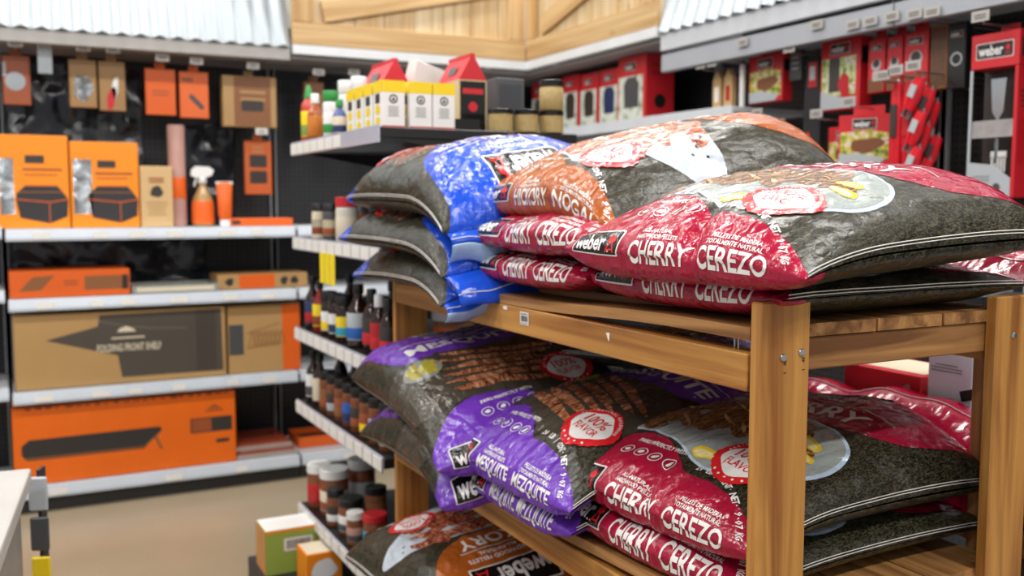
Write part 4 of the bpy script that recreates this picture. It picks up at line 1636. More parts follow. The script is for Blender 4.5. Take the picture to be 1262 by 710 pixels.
# ---------------------------------------------------------------- end shelf unit with bottles
GX0, GX1, GY0, GY1 = 0.90, 1.55, 2.50, 3.412
GZ = [1.556, 1.228, .905, .640, .262]
gu = thing('bottle_shelf_unit', 'black metal shelf unit of sauces and spices behind the rack', 'shelving', (GX0, GY0, 0))
GL = GY1 - GY0
M_SHB = plain('shelf_black', '#151516', .4)
MB().box(GX1 - GX0, GX1 - GX0 + .03, 0, GL, .09, 1.50).build('peg_panel', M_PEGY, gu)
MB().box(-.19, GX1 - GX0 + .03, 0, GL, 0, .09).build('plinth', M_KICK, gu)
for y in (.02, GL - .02):
    MB().box(GX1 - GX0 - .03, GX1 - GX0, y - .015, y + .015, .09, 1.50).build('upright', M_UPR, gu)
M_RAILC = plain('clear_rail', '#b9b9c6', .2, coat=.3)
for k, z in enumerate(GZ):
    dep = (.62, .60, .60, .60, .60)[k]
    sh = MB().box(.0, dep, 0, GL, z - .030, z - .001, .002).build('shelf', M_SHB, gu)
    MB().box(-.006, -.001, 0.003, GL - .003, z - .042, z + .004).build('price_rail', M_RAILC, sh)
    nt_ = 11
    for i in range(nt_):
        if k == 0 and i < 4:
            continue
        y0 = GL * (i + .06) / nt_
        MB().box(-.0085, -.0065, y0, y0 + GL / nt_ * .86, z - .038, z - .002).build('price_card', M_TAG, sh)
    for y in (.004, GL - .012):
        MB().prism([(.03, z - .031), (dep, z - .031), (dep, z - .12), (dep - .08, z - .12)], y, y + .008, 'Y').build('bracket', M_SHB, sh)
yc = [plain('yellow_card', '#efd51e', .5)]
for i in range(3):
    MB().box(-.012, -.010, .40 + i * .055, .448 + i * .055, GZ[1] - .135, GZ[1] - .038).build('yellow_sale_card', yc[0], gu)


def bottle(label, X, Y, z, kind, body, lab, cap, h=.2, r=.03, band=None, group=None, lab_z=(.12, .55)):
    t = thing('sauce_bottle' if kind in ('sauce', 'slim') else ('spice_jar' if kind in ('jar', 'shaker') else 'squeeze_bottle'), label, 'bottle' if kind not in ('jar', 'shaker') else 'jar', (X, Y, z), 0, group)
    if kind == 'sauce':
        pf = [(.9, 0), (1, .02), (1, .52), (.85, .62), (.45, .74), (.38, .80), (.38, .86)]
        cp = [(.46, .85), (.48, .855), (.48, .985), (.44, 1.0)]
    elif kind == 'slim':
        pf = [(.9, 0), (1, .02), (1, .58), (.75, .68), (.42, .78), (.40, .82)]
        cp = [(.55, .80), (.56, .805), (.52, .985), (.46, 1.0)]
    elif kind == 'shaker':
        pf = [(.92, 0), (1, .02), (1, .70), (.95, .76), (.85, .79)]
        cp = [(.96, .78), (1.0, .79), (1.0, .985), (.95, 1.0)]
    elif kind == 'jar':
        pf = [(.94, 0), (1, .03), (1, .74), (.9, .79), (.9, .82)]
        cp = [(1.0, .80), (1.03, .805), (1.03, .985), (.98, 1.0)]
    else:
        pf = [(.9, 0), (1, .03), (1, .25), (.9, .40), (.98, .58), (.9, .68), (.5, .76), (.5, .78)]
        cp = [(.55, .77), (.58, .775), (.45, .90), (.22, .98), (.12, 1.0)]
    MB().lathe([(a * r, b * h) for a, b in pf], 20).build('bottle_body', body, t, True)
    if lab:
        z0, z1 = lab_z
        MB().lathe([(r * 1.008, z0 * h), (r * 1.02, z0 * h + .001), (r * 1.02, z1 * h - .001), (r * 1.008, z1 * h)], 20).build('label', lab, t, True)
        if band:
            MB().lathe([(r * 1.022, (z0 + .02) * h), (r * 1.03, (z0 + .02) * h + .001), (r * 1.03, (z0 + (z1 - z0) * .45) * h), (r * 1.022, (z0 + (z1 - z0) * .45) * h + .001)], 20).build('label_band', band, t, True)
    MB().lathe([(a * r, b * h) for a, b in cp], 20).build('cap', cap, t, True)
    return t


SAU = plain('sauce_dark', '#2b120a', .12, coat=.4)
SAUA = plain('sauce_amber', '#9a4a16', .12, coat=.4, var=.4, scale=40)
SAUR = plain('sauce_red', '#8e2014', .12, coat=.4)
WHP = plain('white_plastic', '#e4e4e2', .35)
RUB = plain('spice_rub', '#7c4526', .35, var=.3, scale=60)
z = GZ[0]
bottle('yellow labelled bottle with a green cap on the top bottle shelf', .95, 3.375, z, 'squeeze', plain('bottle_red_white', '#c04436', .3), C['yellow'], C['green'], .205, .027, C['leaf'])
bottle('amber sauce bottle with a white cap on the top bottle shelf', .945, 3.28, z, 'slim', SAUA, plain('amber_label', '#c2711f', .5, var=.4, scale=30), WHP, .165, .026)
bottle('white shaker bottle with a green lid on the top bottle shelf', .955, 3.13, z, 'shaker', WHP, WHP, C['green'], .160, .026, C['green'])
bottle('tall plain white bottle on the top bottle shelf', 1.03, 3.20, z, 'shaker', WHP, None, WHP, .205, .027)
bottle('small blue and white bottle tucked beside the yellow boxes', .945, 3.005, z, 'slim', plain('blue_white', '#4d5f92', .3), C['cream'], C['green'], .120, .022, C['navy'])
bottle('white bottle behind the yellow topped boxes', .985, 2.93, z, 'shaker', WHP, WHP, WHP, .185, .025)


def spice_box(label, X, Y, rot=0):
    t, pr = carton('seasoning_box', label, 'box', (X, Y, GZ[0]), (.067, .067, .126), plain('box_white', '#e8e6e3', .45), rot, 'white seasoning boxes with yellow tops')
    pr('yellow_top', P2().rect(-.0335, .0335, .094, .126), C['yellow'])
    pr('badge', P2().ring((0, .076), .0085, .0125, 20).poly([(-.006, .071), (.006, .071), (0, .083)]), C['dark'])
    pr('small_print', bars(P2(), -.022, .022, .054, 6, .0022, .005, 4), C['grey'])
    pr('red_edge', P2().rect(-.0335, .0335, .0005, .004), C['red'])
    pr('yellow_top', P2().rect(-.0335, .0335, .094, .126), C['yellow'], 'left')
    pr('food_picture', P2().rrect((0, .078), .036, .026, .004), C['dark'], 'left')
    pr('yellow_label', P2().rrect((0, .048), .034, .024, .006).rrect((0, .018), .034, .018, .006), C['yellow'], 'left')
    return t


spice_box('white and yellow seasoning box at the front corner of the top shelf', .942, 2.512)
spice_box('white and yellow seasoning box next to the corner one, showing its plain front', 1.022, 2.512)
spice_box('white and yellow seasoning box beside the black tray', 1.092, 2.512)
spice_box('white and yellow seasoning box second along the shelf edge, picture side out', .942, 2.592)
spice_box('white and yellow seasoning box third along the shelf edge, picture side out', .942, 2.672)
spice_box('white and yellow seasoning box fourth along the shelf edge, picture side out', .942, 2.752)


def gable_box(label, X, Y, rot, wd, d, h, hg, faced):
    t = thing('gable_carton', label, 'box', (X, Y, GZ[0]), rot)
    MB().box(-wd / 2, wd / 2, 0, d, 0, h, .001).build('box_body', faced, t)
    MB().prism([(0, h), (d, h), (d * .58, hg - .012), (d * .58, hg), (d * .42, hg), (d * .42, hg - .012)], -wd / 2, wd / 2, 'X').build('gable_top', C['red'], t)
    flat_print('gable_window', P2().rrect((0, (hg - h) * .45), wd * .35, (hg - h) * .36, .004), C['dgrey'], t, (0, 0.0, h), (1, 0, 0), (0, d * .42, hg - h), .0012)
    flat_print('end_print', P2().rect(-d / 2 + .004, d / 2 - .004, .004, h - .004), GLOSS_BLACK, t, (wd / 2, d / 2, 0), (0, 1, 0), (0, 0, 1), .0006)
    flat_print('end_banner', P2().rect(-d / 2 + .012, d / 2 - .012, h * .74, h * .84).disc((0, h * .5), d * .16), C['red'], t, (wd / 2, d / 2, 0), (0, 1, 0), (0, 0, 1), .0012)
    p = P2()
    for i in range(2):
        for j in range(2):
            p.rrect((-wd * .1 + i * wd * .3, h * (.40 + j * .32)), wd * .10, h * .17, .004)
    flat_print('bottle_windows', p, C['dgrey'], t, (0, 0, 0), (1, 0, 0), (0, 0, 1), .0006)
    return t


M_CRM = plain('gable_cream', '#cdb98e', .45)
gable_box('red topped gable carton with cream side and black end by the spice jars', 1.195, 2.72, -PI / 2, .16, .092, .158, .236, M_CRM)
gable_box('red topped gable carton behind the yellow topped boxes', 1.02, 2.93, -PI / 2, .20, .10, .150, .235, C['red2'])
t = thing('leaning_box', 'long white printed box leaning between the two gable cartons', 'box', (1.165, 2.90, GZ[0]), 0, rot=(0, 0, .1))
o = MB().box(-.09, .09, -.03, .03, 0, .20, .002).build('box_body', plain('white_print', '#cfcac4', .45, var=.25), t, rot=(0, .28, 0), loc=(0.02, 0, .025))
t = thing('black_tray', 'low black open tray beside the gable carton', 'tray', (1.165, 2.545, GZ[0]))
m = MB().box(-.035, .035, -.03, .03, 0, .004).box(-.035, .035, -.033, -.03, 0, .030).box(-.035, .035, .03, .033, 0, .030).box(-.038, -.035, -.033, .033, 0, .030).box(.035, .038, -.033, .033, 0, .030)
m.build('tray_body', GLOSS_BLACK, t)
SEED = plain('seed_spice', '#a8905c', .5, var=.35, scale=90)
jar_l = ('glass jar of tan spice nearest the gable carton', 'glass jar of tan spice between two others in the row', 'glass jar of tan spice under the upper jar', 'glass jar of tan spice standing on top of the row')
for lb, (x, y, zz, hh) in zip(jar_l, ((1.285, 2.545, 0, .066), (1.365, 2.535, 0, .066), (1.447, 2.53, 0, .066), (1.447, 2.53, .067, .088))):
    bottle(lb, x, y, GZ[0] + zz, 'jar', SEED, None, GLOSS_BLACK, hh, .036)
t, pr = carton('black_display_box', 'tall black display box behind the spice jars', 'box', (1.44, 2.78, GZ[0]), (.10, .08, .19), C['dgrey'])
pr('panel', P2().rect(-.04, .04, .02, .17), plain('dgrey2', '#3a3d42', .4))

# second shelf
z = GZ[1]
bottle('white jar with a red lid on the second bottle shelf', .955, 2.975, z, 'shaker', plain('milky_jar', '#cfc9bb', .3), C['cream'], C['red'], .14, .036)
bottle('grey labelled shaker with a red flip lid on the second bottle shelf', .95, 3.13, z, 'shaker', C['dgrey'], plain('label_mixed', '#b7ab8c', .5, var=.6, scale=40), C['black'], .12, .028, C['rust'])
bottle('pale shaker with a black lid at the far end of the second bottle shelf', .95, 3.26, z, 'shaker', C['cream'], plain('label_mixed2', '#a99f86', .5, var=.7, scale=40), C['black'], .12, .028, C['amber'])
bottle('red topped tall shaker behind the others on the second bottle shelf', 1.05, 3.12, z, 'slim', C['dgrey'], C['rust'], C['red'], .16, .024)
for i, (lb, y, zz, col) in enumerate((('pink hanging packet under the top bottle shelf beside a bracket', 3.02, 1.37, 'pink'), ('grey hanging packet under the top bottle shelf', 2.88, 1.38, 'silver'), ('brown hanging packet under the top bottle shelf by the blue bags', 2.72, 1.38, 'kraft2'))):
    t, pr = carton('hanging_packet', lb, 'packet', (1.18, y, zz), (.10, .02, .13), C[col], -PI / 2)
    pr('picture', P2().rrect((0, .06), .07, .06, .01), C['dgrey'])
    MB().tube([(0, .01, .125), (0, .01, .1505)], .002, 6).build('hang_wire', M_STEEL, t)

# third shelf: sauces
z = GZ[2]
for lb, X, Y, kd, body, la, ca, hh, rr_, bd in (
        ('dark sauce bottle with a blue and red label at the far shelf end', .945, 3.35, 'sauce', SAU, C['navy'], C['black'], .185, .028, C['red2']),
        ('red sauce bottle with a yellow label second on the sauce shelf', .945, 3.26, 'sauce', SAUR, C['yellow'], C['black'], .175, .026, C['amber']),
        ('sauce bottle with a white and yellow label in the sauce row', .945, 3.155, 'shaker', SAU, C['white'], C['black'], .150, .027, C['yellow']),
        ('sauce bottle with a white and blue label in the sauce row', .945, 3.075, 'shaker', SAU, C['white'], C['black'], .150, .026, C['navy']),
        ('sauce bottle with a white and teal label in the sauce row', .945, 2.985, 'shaker', SAU, C['yellow'], C['black'], .150, .028, C['teal']),
        ('big dark sauce bottle with a pale grey and blue label', .950, 2.86, 'sauce', SAU, C['silver'], C['black'], .195, .036, C['blue']),
        ('dark sauce bottle with a black and red label by the rack post', .950, 2.735, 'slim', SAU, C['dark'], C['black'], .190, .028, C['red']),
        ('sauce bottle with a white cap and red label by the rack post', .945, 2.655, 'slim', SAU, C['red2'], WHP, .180, .027, C['red']),
        ('sauce bottle with a black cap and bright red label next to the rack post', .945, 2.575, 'slim', SAU, C['dark'], C['black'], .175, .027, C['red']),
        ('dark sauce bottle standing in the second row behind the yellow labels', 1.04, 3.22, 'sauce', SAU, C['dark'], C['black'], .20, .029, None),
        ('dark sauce bottle standing in the second row behind the grey label', 1.04, 2.80, 'sauce', SAU, C['dark'], C['black'], .205, .030, None),
        ('dark sauce bottle in the second row behind the red labels', 1.04, 2.66, 'sauce', SAU, C['dark'], C['black'], .205, .030, None)):
    bottle(lb, X, Y, z, kd, body, la, ca, hh, rr_, bd)
t = thing('tub', 'white lidded tub with an orange label behind the rack post', 'tub', (1.165, 2.62, z))
MB().lathe([(.052, 0), (.056, .006), (.060, .098), (.060, .10)], 26).build('tub_body', plain('tub_brown', '#9c744c', .4), t, True)
MB().lathe([(.0575, .018), (.0585, .02), (.0605, .078), (.060, .08)], 26).build('label', C['orange2'], t, True)
MB().lathe([(.063, .098), (.065, .10), (.065, .128), (.060, .132)], 26).build('lid', WHP, t, True)

# fourth shelf: shakers
z = GZ[3]
rows = ((3.36, 'white', 'white', 'dgrey', 'white label with grey band'), (3.275, 'white', 'cream', None, 'plain white label'), (3.19, 'black', 'brown', 'rust', 'brown label'), (3.105, 'black', 'dark', 'silver', 'black and silver label'),
        (3.02, 'black', 'rust', 'brown', 'rust label'), (2.935, 'black', 'blue', 'navy', 'blue label'), (2.85, 'black', 'dark', 'rust', 'dark label'), (2.765, 'black', 'rust', 'yellow', 'rust and yellow label'), (2.68, 'black', 'silver', 'dark', 'silver label'), (2.59, 'black', 'cream', 'teal', 'cream and teal label'))
for i, (y, capc, la, bd, ds) in enumerate(rows):
    kd = 'sauce' if i < 2 else 'shaker'
    bottle(('sauce bottle' if i < 2 else 'spice shaker') + ' with a ' + ds + ' on the fourth shelf', .945, y, z, kd, SAU if i < 2 else RUB, C[la], C['black'], .185 if i < 2 else .140, .027, C[bd] if bd else None)
for i, y in enumerate((3.31, 3.15)):
    bottle(('dark sauce bottle behind the plain white label on the fourth shelf', 'dark sauce bottle behind the brown label on the fourth shelf')[i], 1.03, y, z, 'sauce', SAU, C['dark'], C['black'], .195, .028)

# fifth shelf: jars
z = GZ[4]
for lb, X, Y, kd, body, la, ca, hh, rr_, bd in (
        ('red seasoning jar with a white lid at the far end of the jar shelf', .955, 3.345, 'jar', RUB, C['red2'], WHP, .155, .042, None),
        ('big seasoning jar with a white lid second on the jar shelf', .975, 3.225, 'jar', RUB, C['cream'], WHP, .165, .050, C['amber']),
        ('seasoning jar with a white lid in the back row of the jar shelf', 1.09, 3.27, 'jar', RUB, C['silver'], WHP, .175, .048, None),
        ('shaker with a black lid beside the white lidded jars', .945, 3.115, 'shaker', RUB, C['dark'], C['black'], .125, .030, C['white']),
        ('wide jar with a black lid and white label on the jar shelf', .965, 3.01, 'jar', RUB, C['white'], C['black'], .120, .042, C['dgrey']),
        ('dark jar with a black lid in the back row of the jar shelf', 1.08, 3.09, 'jar', RUB, C['brown'], C['black'], .120, .036, None),
        ('small shaker with a white lid on the jar shelf', .945, 2.905, 'shaker', RUB, C['pink'], WHP, .105, .028, C['dgrey']),
        ('jar with a bright red lid and blue label on the jar shelf', .985, 2.83, 'jar', RUB, C['teal'], C['red'], .115, .038, C['amber']),
        ('low jar with a black lid beside the red lidded jar', 1.00, 2.72, 'jar', RUB, C['dark'], C['black'], .095, .040, None),
        ('small jar with a green label at the near end of the jar shelf', .945, 2.74, 'shaker', RUB, C['green'], C['dark'], .080, .026, C['green'])):
    bottle(lb, X, Y, z, kd, body, la, ca, hh, rr_, bd)

# boxes on the plinth below
t, pr = carton('lime_box', 'white topped lime green box with a barcode under the jar shelf', 'box', (.815, 3.19, .0905), (.185, .14, .155), plain('lime_print', '#93a94a', .45), 0)
pr('barcode_plate', P2().rrect((.02, .10), .10, .045, .004), C['white'])
p = P2()
rr = random.Random(6)
x = -.02
while x < .06:
    q = rr.uniform(.0015, .004)
    p.rect(x, x + q, .085, .115)
    x += q + rr.uniform(.0015, .003)
pr('barcode', p, C['dark'], 'front', 2)
pr('orange_edge', P2().rect(-.0925, .0925, .145, .155), C['orange'])
pr('white_top', P2().rect(-.09, .09, -.068, .068), C['white'], 'top')
pr('orange_side', P2().rect(-.07, .07, 0, .155), plain('orange_side', '#c98a4a', .45, var=.3), 'left')
t, pr = carton('snack_box', 'orange and white box beside the lime green box', 'box', (.875, 3.02, .0905), (.12, .12, .115), C['orange'], 0)
pr('picture', P2().blob((0, .06), .04, .035, 0, 3), C['white'])
pr('white_top', P2().rect(-.055, .055, -.055, .055), C['cream'], 'top')

# ---------------------------------------------------------------- white counter in the lower corner
t = thing('white_counter', 'white topped grey counter standing in the aisle', 'counter', (-.375, 2.04, 0), R(-6))
ct = plain('counter_marble', '#b5b3af', .35, var=.10, scale=6)
MB().box(-.36, .345, -.60, .53, .68, .72, .006, 2).build('worktop', ct, t)
MB().box(-.34, .320, -.58, .51, 0, .68, .004).build('cabinet', plain('counter_grey', '#8e8a85', .5), t)
MB().box(.321, .324, -.02, .02, .05, .66).build('panel_strip', plain('counter_strip', '#a99f92', .5), t)
t = thing('packet_strip', 'narrow strip of small packets hanging at the counter end', 'packets', (.045, 2.60, 0.0), R(-20))
MB().box(-.004, .004, -.02, .02, 0, .70).build('strip', M_KICK, t)
for i, (zz, c_) in enumerate(((.60, 'silver'), (.50, 'dgrey'), (.40, 'yellow'), (.30, 'green'), (.20, 'rust'), (.10, 'white'))):
    MB().box(-.022, .022, -.03, -.021, zz, zz + .085, .004).build('packet', C[c_], t)

def photo_mat(key, cols, scale):
    m, nt, b = newmat(key)
    ns = nd(nt, 'ShaderNodeTexNoise')
    ns.inputs['Scale'].default_value = scale
    ns.inputs['Detail'].default_value = 4
    nt.links.new(mapping(nt, (1, 1, 1)), ns.inputs['Vector'])
    rp = nd(nt, 'ShaderNodeValToRGB')
    e = rp.color_ramp.elements
    e[0].position, e[0].color = .32, lin(cols[0])
    e[1].position, e[1].color = .68, lin(cols[-1])
    for i, c in enumerate(cols[1:-1]):
        e.new(.32 + .36 * (i + 1) / (len(cols) - 1)).color = lin(c)
    nt.links.new(ns.outputs[0], rp.inputs[0])
    nt.links.new(rp.outputs[0], b.inputs['Base Color'])
    b.inputs['Roughness'].default_value = .45
    MATS[key] = m
    return m


photo_mat('photo_green', ('#3c3a22', '#7f9a3f', '#c9b23a', '#d8d3c4', '#8a5a36'), 34)
photo_mat('photo_leaf', ('#2f3a22', '#8aa04a', '#b7bf86', '#d9d7cc', '#a5683c'), 34)
photo_mat('photo_pale', ('#6a7a5a', '#b9c2ac', '#d9dcd4', '#c3c7c4'), 22)

# ---------------------------------------------------------------- red goods on the right wall (fronts face the aisle, -X)
WX = 2.92


def side_hook(label, X, Y, z, tip):
    t = thing('peg_hook', label, 'hook', (WX, Y, z))
    MB().tube([(-.001, 0, 0), (tip - WX, 0, 0), (tip - WX - .012, 0, .012)], .0026, 6).build('wire', M_STEEL, t)
    tk = MB().box(tip - WX - .017, tip - WX - .014, -.028, .028, .004, .034).build('price_ticket', plain('ticket_grey', '#a9a6a2', .5), t)
    flat_print('ticket_print', bars(P2(), -.02, .02, .016, 2, .004, .008), M_TAGK, tk, (tip - WX - .017, 0, .004), (0, -1, 0), (0, 0, 1), .0006)
    return t


def brand(pr, c, wd, lay=3):
    pl, fr, le, em = logo_shapes(c, wd, wd * .42)
    for nm, p, m, l in (('logo_frame', fr, C['white'], lay), ('logo_plate', pl, C['black'], lay + 1), ('logo_lettering', le, C['white'], lay + 2), ('logo_emblem', em, C['red'], lay + 2)):
        pr(nm, p, m, 'front', l)


def red_box(label, Yl, Yr, z0, z1, X, d, prints, rot=0.0, hook=True, tab=True, mat=None):
    """Yl is the edge seen at the left of the box front, Yr at its right"""
    wd, h = Yl - Yr, z1 - z0
    t, pr = carton('red_tool_box', label, 'box', (X, (Yl + Yr) / 2, z0), (wd, d, h), mat or C['red'], -PI / 2 + rot)
    if tab:
        MB().box(-wd * .3, wd * .3, d / 2 - .001, d / 2 + .001, h, h + .032).build('hang_tab', mat or C['red'], t)
    prints(pr, wd, h)
    pr('side_panel', P2().rect(-d * .38, d * .38, h * .62, h * .86), C['black'], 'right', 1)
    if hook:
        side_hook('peg hook holding the ' + label, X, (Yl + Yr) / 2, z1 + .020, 2.50)
    return t


def pr_food(pr, w_, h):
    pr('photo', P2().poly([(-w_ * .46, h * .12), (w_ * .46, h * .12), (w_ * .46, h * .62), (w_ * .1, h * .70), (-w_ * .46, h * .66)]), plain('photo_green', '#8f8d62', .45, var=.5, scale=30))
    pr('food', P2().blob((w_ * .05, h * .40), w_ * .30, h * .15, .1, 4), C['food'], 'front', 2)
    pr('pale_panel', P2().poly([(-w_ * .48, h * .02), (w_ * .30, h * .02), (w_ * .42, h * .14), (-w_ * .1, h * .24), (-w_ * .48, h * .24)]), C['silver'], 'front', 3)
    brand(pr, (0, h * .82), w_ * .46)


def pr_tall(pr, w_, h):
    pr('photo', P2().rect(-w_ * .46, w_ * .40, h * .20, h * .74), plain('photo_leaf', '#9aa06a', .45, var=.5, scale=30))
    pr('tool_picture', P2().rect(-w_ * .28, w_ * .0, h * .26, h * .74), C['dark'], 'front', 2)
    pr('glove_picture', P2().blob((w_ * .12, h * .34), w_ * .15, h * .16, 0, 5), C['red2'], 'front', 3)
    pr('pale_panel', P2().poly([(-w_ * .48, h * .02), (w_ * .42, h * .02), (w_ * .42, h * .10), (-w_ * .48, h * .28)]), C['silver'], 'front', 4)
    brand(pr, (0, h * .86), w_ * .5, 5)


def pr_small(pr, w_, h):
    pr('tool_picture', P2().disc((0, h * .55), w_ * .2), C['dark'])
    pr('plate_picture', P2().disc((0, h * .52), w_ * .28), C['silver'], 'front', 0)
    pr('food', P2().rect(-w_ * .45, w_ * .45, h * .02, h * .26), C['food'])
    brand(pr, (0, h * .84), w_ * .6)


red_box('red boxed tool with food picture beside the white stick', 2.985, 2.80, 1.735, 1.915, 2.60, .05, pr_food)
red_box('tall red box picturing a glove beside the apron', 2.605, 2.425, 1.675, 1.920, 2.60, .06, pr_tall)
red_box('narrow red box next to the tall glove box', 2.390, 2.320, 1.718, 1.895, 2.60, .04, pr_small)
red_box('narrow red box in the middle of three', 2.312, 2.250, 1.718, 1.895, 2.60, .06, pr_small)
red_box('narrow red box beside the brown packet', 2.242, 2.150, 1.720, 1.895, 2.60, .05, pr_small)
red_box('lower red box with food picture, partly covered by its neighbour', 2.600, 2.450, 1.460, 1.620, 2.64, .06, pr_food, hook=False)
red_box('lower red box with food picture turned to show its side', 2.450, 2.270, 1.475, 1.645, 2.56, .07, pr_food, rot=.35, hook=False)
side_hook('peg hook holding the lower red box that its neighbour covers', WX, 2.525, 1.640, 2.52)
side_hook('peg hook holding the turned lower red box', WX, 2.36, 1.666, 2.50)
t, pr = carton('brown_packet', 'brown wood chip packet between red box and dark packet', 'packet', (2.60, 2.11, 1.705), (.062, .03, .20), C['brown'], -PI / 2)
pr('chips_picture', P2().rect(-.028, .028, .01, .19), plain('chips', '#5d3f2a', .5, var=.5, scale=50))
side_hook('wire peg hook carrying the brown wood chip packet', WX, 2.11, 1.908, 2.50)
t, pr = carton('dark_packet', 'dark packet with a pale ring next to the big framed red set', 'packet', (2.60, 2.045, 1.700), (.062, .03, .20), C['black'], -PI / 2)
pr('ring_picture', P2().ring((0, .09), .016, .021, 20), C['silver'])
brand(pr, (0, .165), .045)
side_hook('wire peg hook carrying the dark packet', WX, 2.045, 1.903, 2.50)

# cover boxes on the shelf near the corner
t = thing('wall_shelf', 'white shelf near the corner holding red cover boxes', 'shelf', (2.52, 2.98, 1.725))
MB().box(0, .40, 0, 1.90, -.022, 0, .002).build('shelf_board', M_SHELF, t)
MB().box(-.008, -.001, 0, 1.90, -.045, .004).build('price_rail', M_SHELF, t)
for y in (.57, 1.58):
    MB().prism([(.05, -.0225), (.399, -.0225), (.399, -.11)], y - .003, y + .003, 'Y').build('bracket', M_SHELF, t)


def cover_box(label, Yl, Yr, z1, X, d, pic):
    wd, h = Yl - Yr, z1 - 1.7255
    t, pr = carton('red_cover_box', label, 'box', (X, (Yl + Yr) / 2, 1.7255), (wd, d, h), C['red'], -PI / 2)
    pr('photo', P2().rect(-wd * .48, wd * .40, h * .03, h * .70), plain('photo_pale', '#b9bfae', .45, var=.4, scale=25))
    pr('cover_picture', P2().poly([(-wd * .26, h * .22), (wd * .24, h * .22), (wd * .27, h * .58), (wd * .12, h * .68), (-wd * .16, h * .68), (-wd * .29, h * .58)]), C[pic], 'front', 2)
    brand(pr, (-.01, h * .84), wd * .4)
    pr('side_print', bars(P2(), -d * .3, d * .3, h * .8, 2, .02, .035), C['red2'], 'right')
    pr('side_mark', P2().disc((0, h * .3), d * .2), C['black'], 'right')
    return t


cover_box('big red box picturing a grey grill cover', 3.905, 3.68, 2.03, 2.60, .16, 'dgrey')
cover_box('red and dark box next to the big cover box', 4.10, 3.925, 2.00, 2.62, .10, 'navy')
cover_box('red and white box second from the big cover box', 4.28, 4.115, 2.00, 2.62, .10, 'dark')
cover_box('red and pale box farthest into the corner', 4.80, 4.64, 2.01, 2.62, .10, 'dgrey')
cover_box('red and pale box second from the corner', 4.63, 4.475, 2.00, 2.62, .10, 'dark')
cover_box('red box with a dark cover third from the big cover box', 4.46, 4.30, 2.01, 2.62, .10, 'dark')

# wooden utensils, white stick
for i, (y, zz, lb) in enumerate(((3.165, 1.66, 'kraft sleeve farthest from the white stick'), (3.095, 1.66, 'kraft sleeve beside the white stick'))):
    t = thing('skewer_sleeve', lb, 'packet', (2.60, y, zz - .08), 0, 'kraft skewer sleeves')
    MB().prism([(-.024, 0), (.024, 0), (.024, .27), (.0, .31), (-.024, .27)], -.012, .012, 'X').build('sleeve', C['tan'], t)
    MB().box(-.0135, -.0125, -.012, .012, .18, .24).build('label', C['red2'] if i else C['white'], t)
    side_hook('peg hook holding the ' + lb, WX, y, zz + .226, 2.52)
t = thing('white_stick', 'slim white handled tool hanging beside the skewer sleeves', 'tool', (2.58, 3.00, 1.62))
MB().tube([(0, 0, 0), (0, 0, .27)], .011, 12).build('handle', WHP, t, True)
MB().box(-.004, .004, -.02, .02, -.05, 0).build('head', C['dgrey'], t)
MB().tube([(0, 0, .268), (0, 0, .285)], .005, 8).build('loop', C['dgrey'], t)
side_hook('wire peg hook carrying the slim white handled tool', WX, 3.00, 1.9, 2.52)
t, pr = carton('grey_packet', 'small dark grey packet above the long black apron', 'packet', (2.62, 2.755, 1.805), (.060, .02, .11), C['dgrey'], -PI / 2)
pr('print', bars(P2(), -.02, .02, .08, 3, .006, .02), C['silver'])
side_hook('wire peg hook carrying the small dark grey packet', WX, 2.755, 1.918, 2.52)
t, pr = carton('small_white_packet', 'small white packet with a red top low on the peg wall', 'packet', (2.62, 2.86, 1.575), (.075, .02, .095), C['white'], -PI / 2)
pr('red_top', P2().rect(-.037, .037, .075, .095), C['red'])
side_hook('wire peg hook carrying the small white packet', WX, 2.86, 1.672, 2.55)
# long folded black apron
t = thing('folded_apron', 'long folded black apron with a red mark and red cuff', 'apron', (2.62, 2.665, 1.500))
m = MB()
for k, (dx, wd) in enumerate(((0, .042), (.012, .036))):
    m.prism([(-wd, 0), (wd, 0), (wd * .95, .2), (wd * .75, .38), (-wd * .75, .38), (-wd * .95, .2)], dx, dx + .010, 'X')
m.build('cloth', plain('apron_black', '#232326', .8), t)
flat_print('red_mark', P2().rrect((-.015, .06), .022, .05, .006).disc((-.015, .10), .009), C['red'], t, (0, 0, 0), (0, -1, 0), (0, 0, 1), .001)
flat_print('red_cuff', P2().rect(-.02, .022, .27, .36), C['red2'], t, (0, 0, 0), (0, -1, 0), (0, 0, 1), .001)
flat_print('card', P2().rrect((0, .32), .026, .05, .003), C['silver'], t, (0, 0, 0), (0, -1, 0), (0, 0, 1), .002)
side_hook('wire peg hook carrying the long folded black apron', WX, 2.665, 1.883, 2.52)

# hanging red tongs: each pair a thing
M_TRED = plain('tong_red', '#d31c2b', .35)


def tongs(label, Y, X, z, L, lean, hue, wide=1.0):
    t = thing('red_tongs', label, 'tongs', (X, Y, z), 0, 'red handled tongs on the peg wall', rot=(lean, 0, 0))
    for s in (-1, 1):
        MB().tube([(0, s * .006, 0), (0, s * .016 * wide, -.03), (0, s * .020 * wide, -L * .5), (0, s * .017 * wide, -L * .80)], [.010, .014, .015, .011], 8).build('handle', M_TRED, t, True)
        MB().tube([(0, s * .017 * wide, -L * .80), (0, s * .013, -L * .95), (0, s * .010, -L)], [.006, .006, .010], 8).build('jaw', C['dgrey'], t, True)
    MB().box(-.019, -.016, -.012, .012, -L * .5, -L * .2).build('sleeve_card', C[hue], t)
    MB().tube([(0, -.006, 0), (0, 0, .012), (0, .006, 0)], .0025, 6).build('hang_loop', M_STEEL, t)
    return t


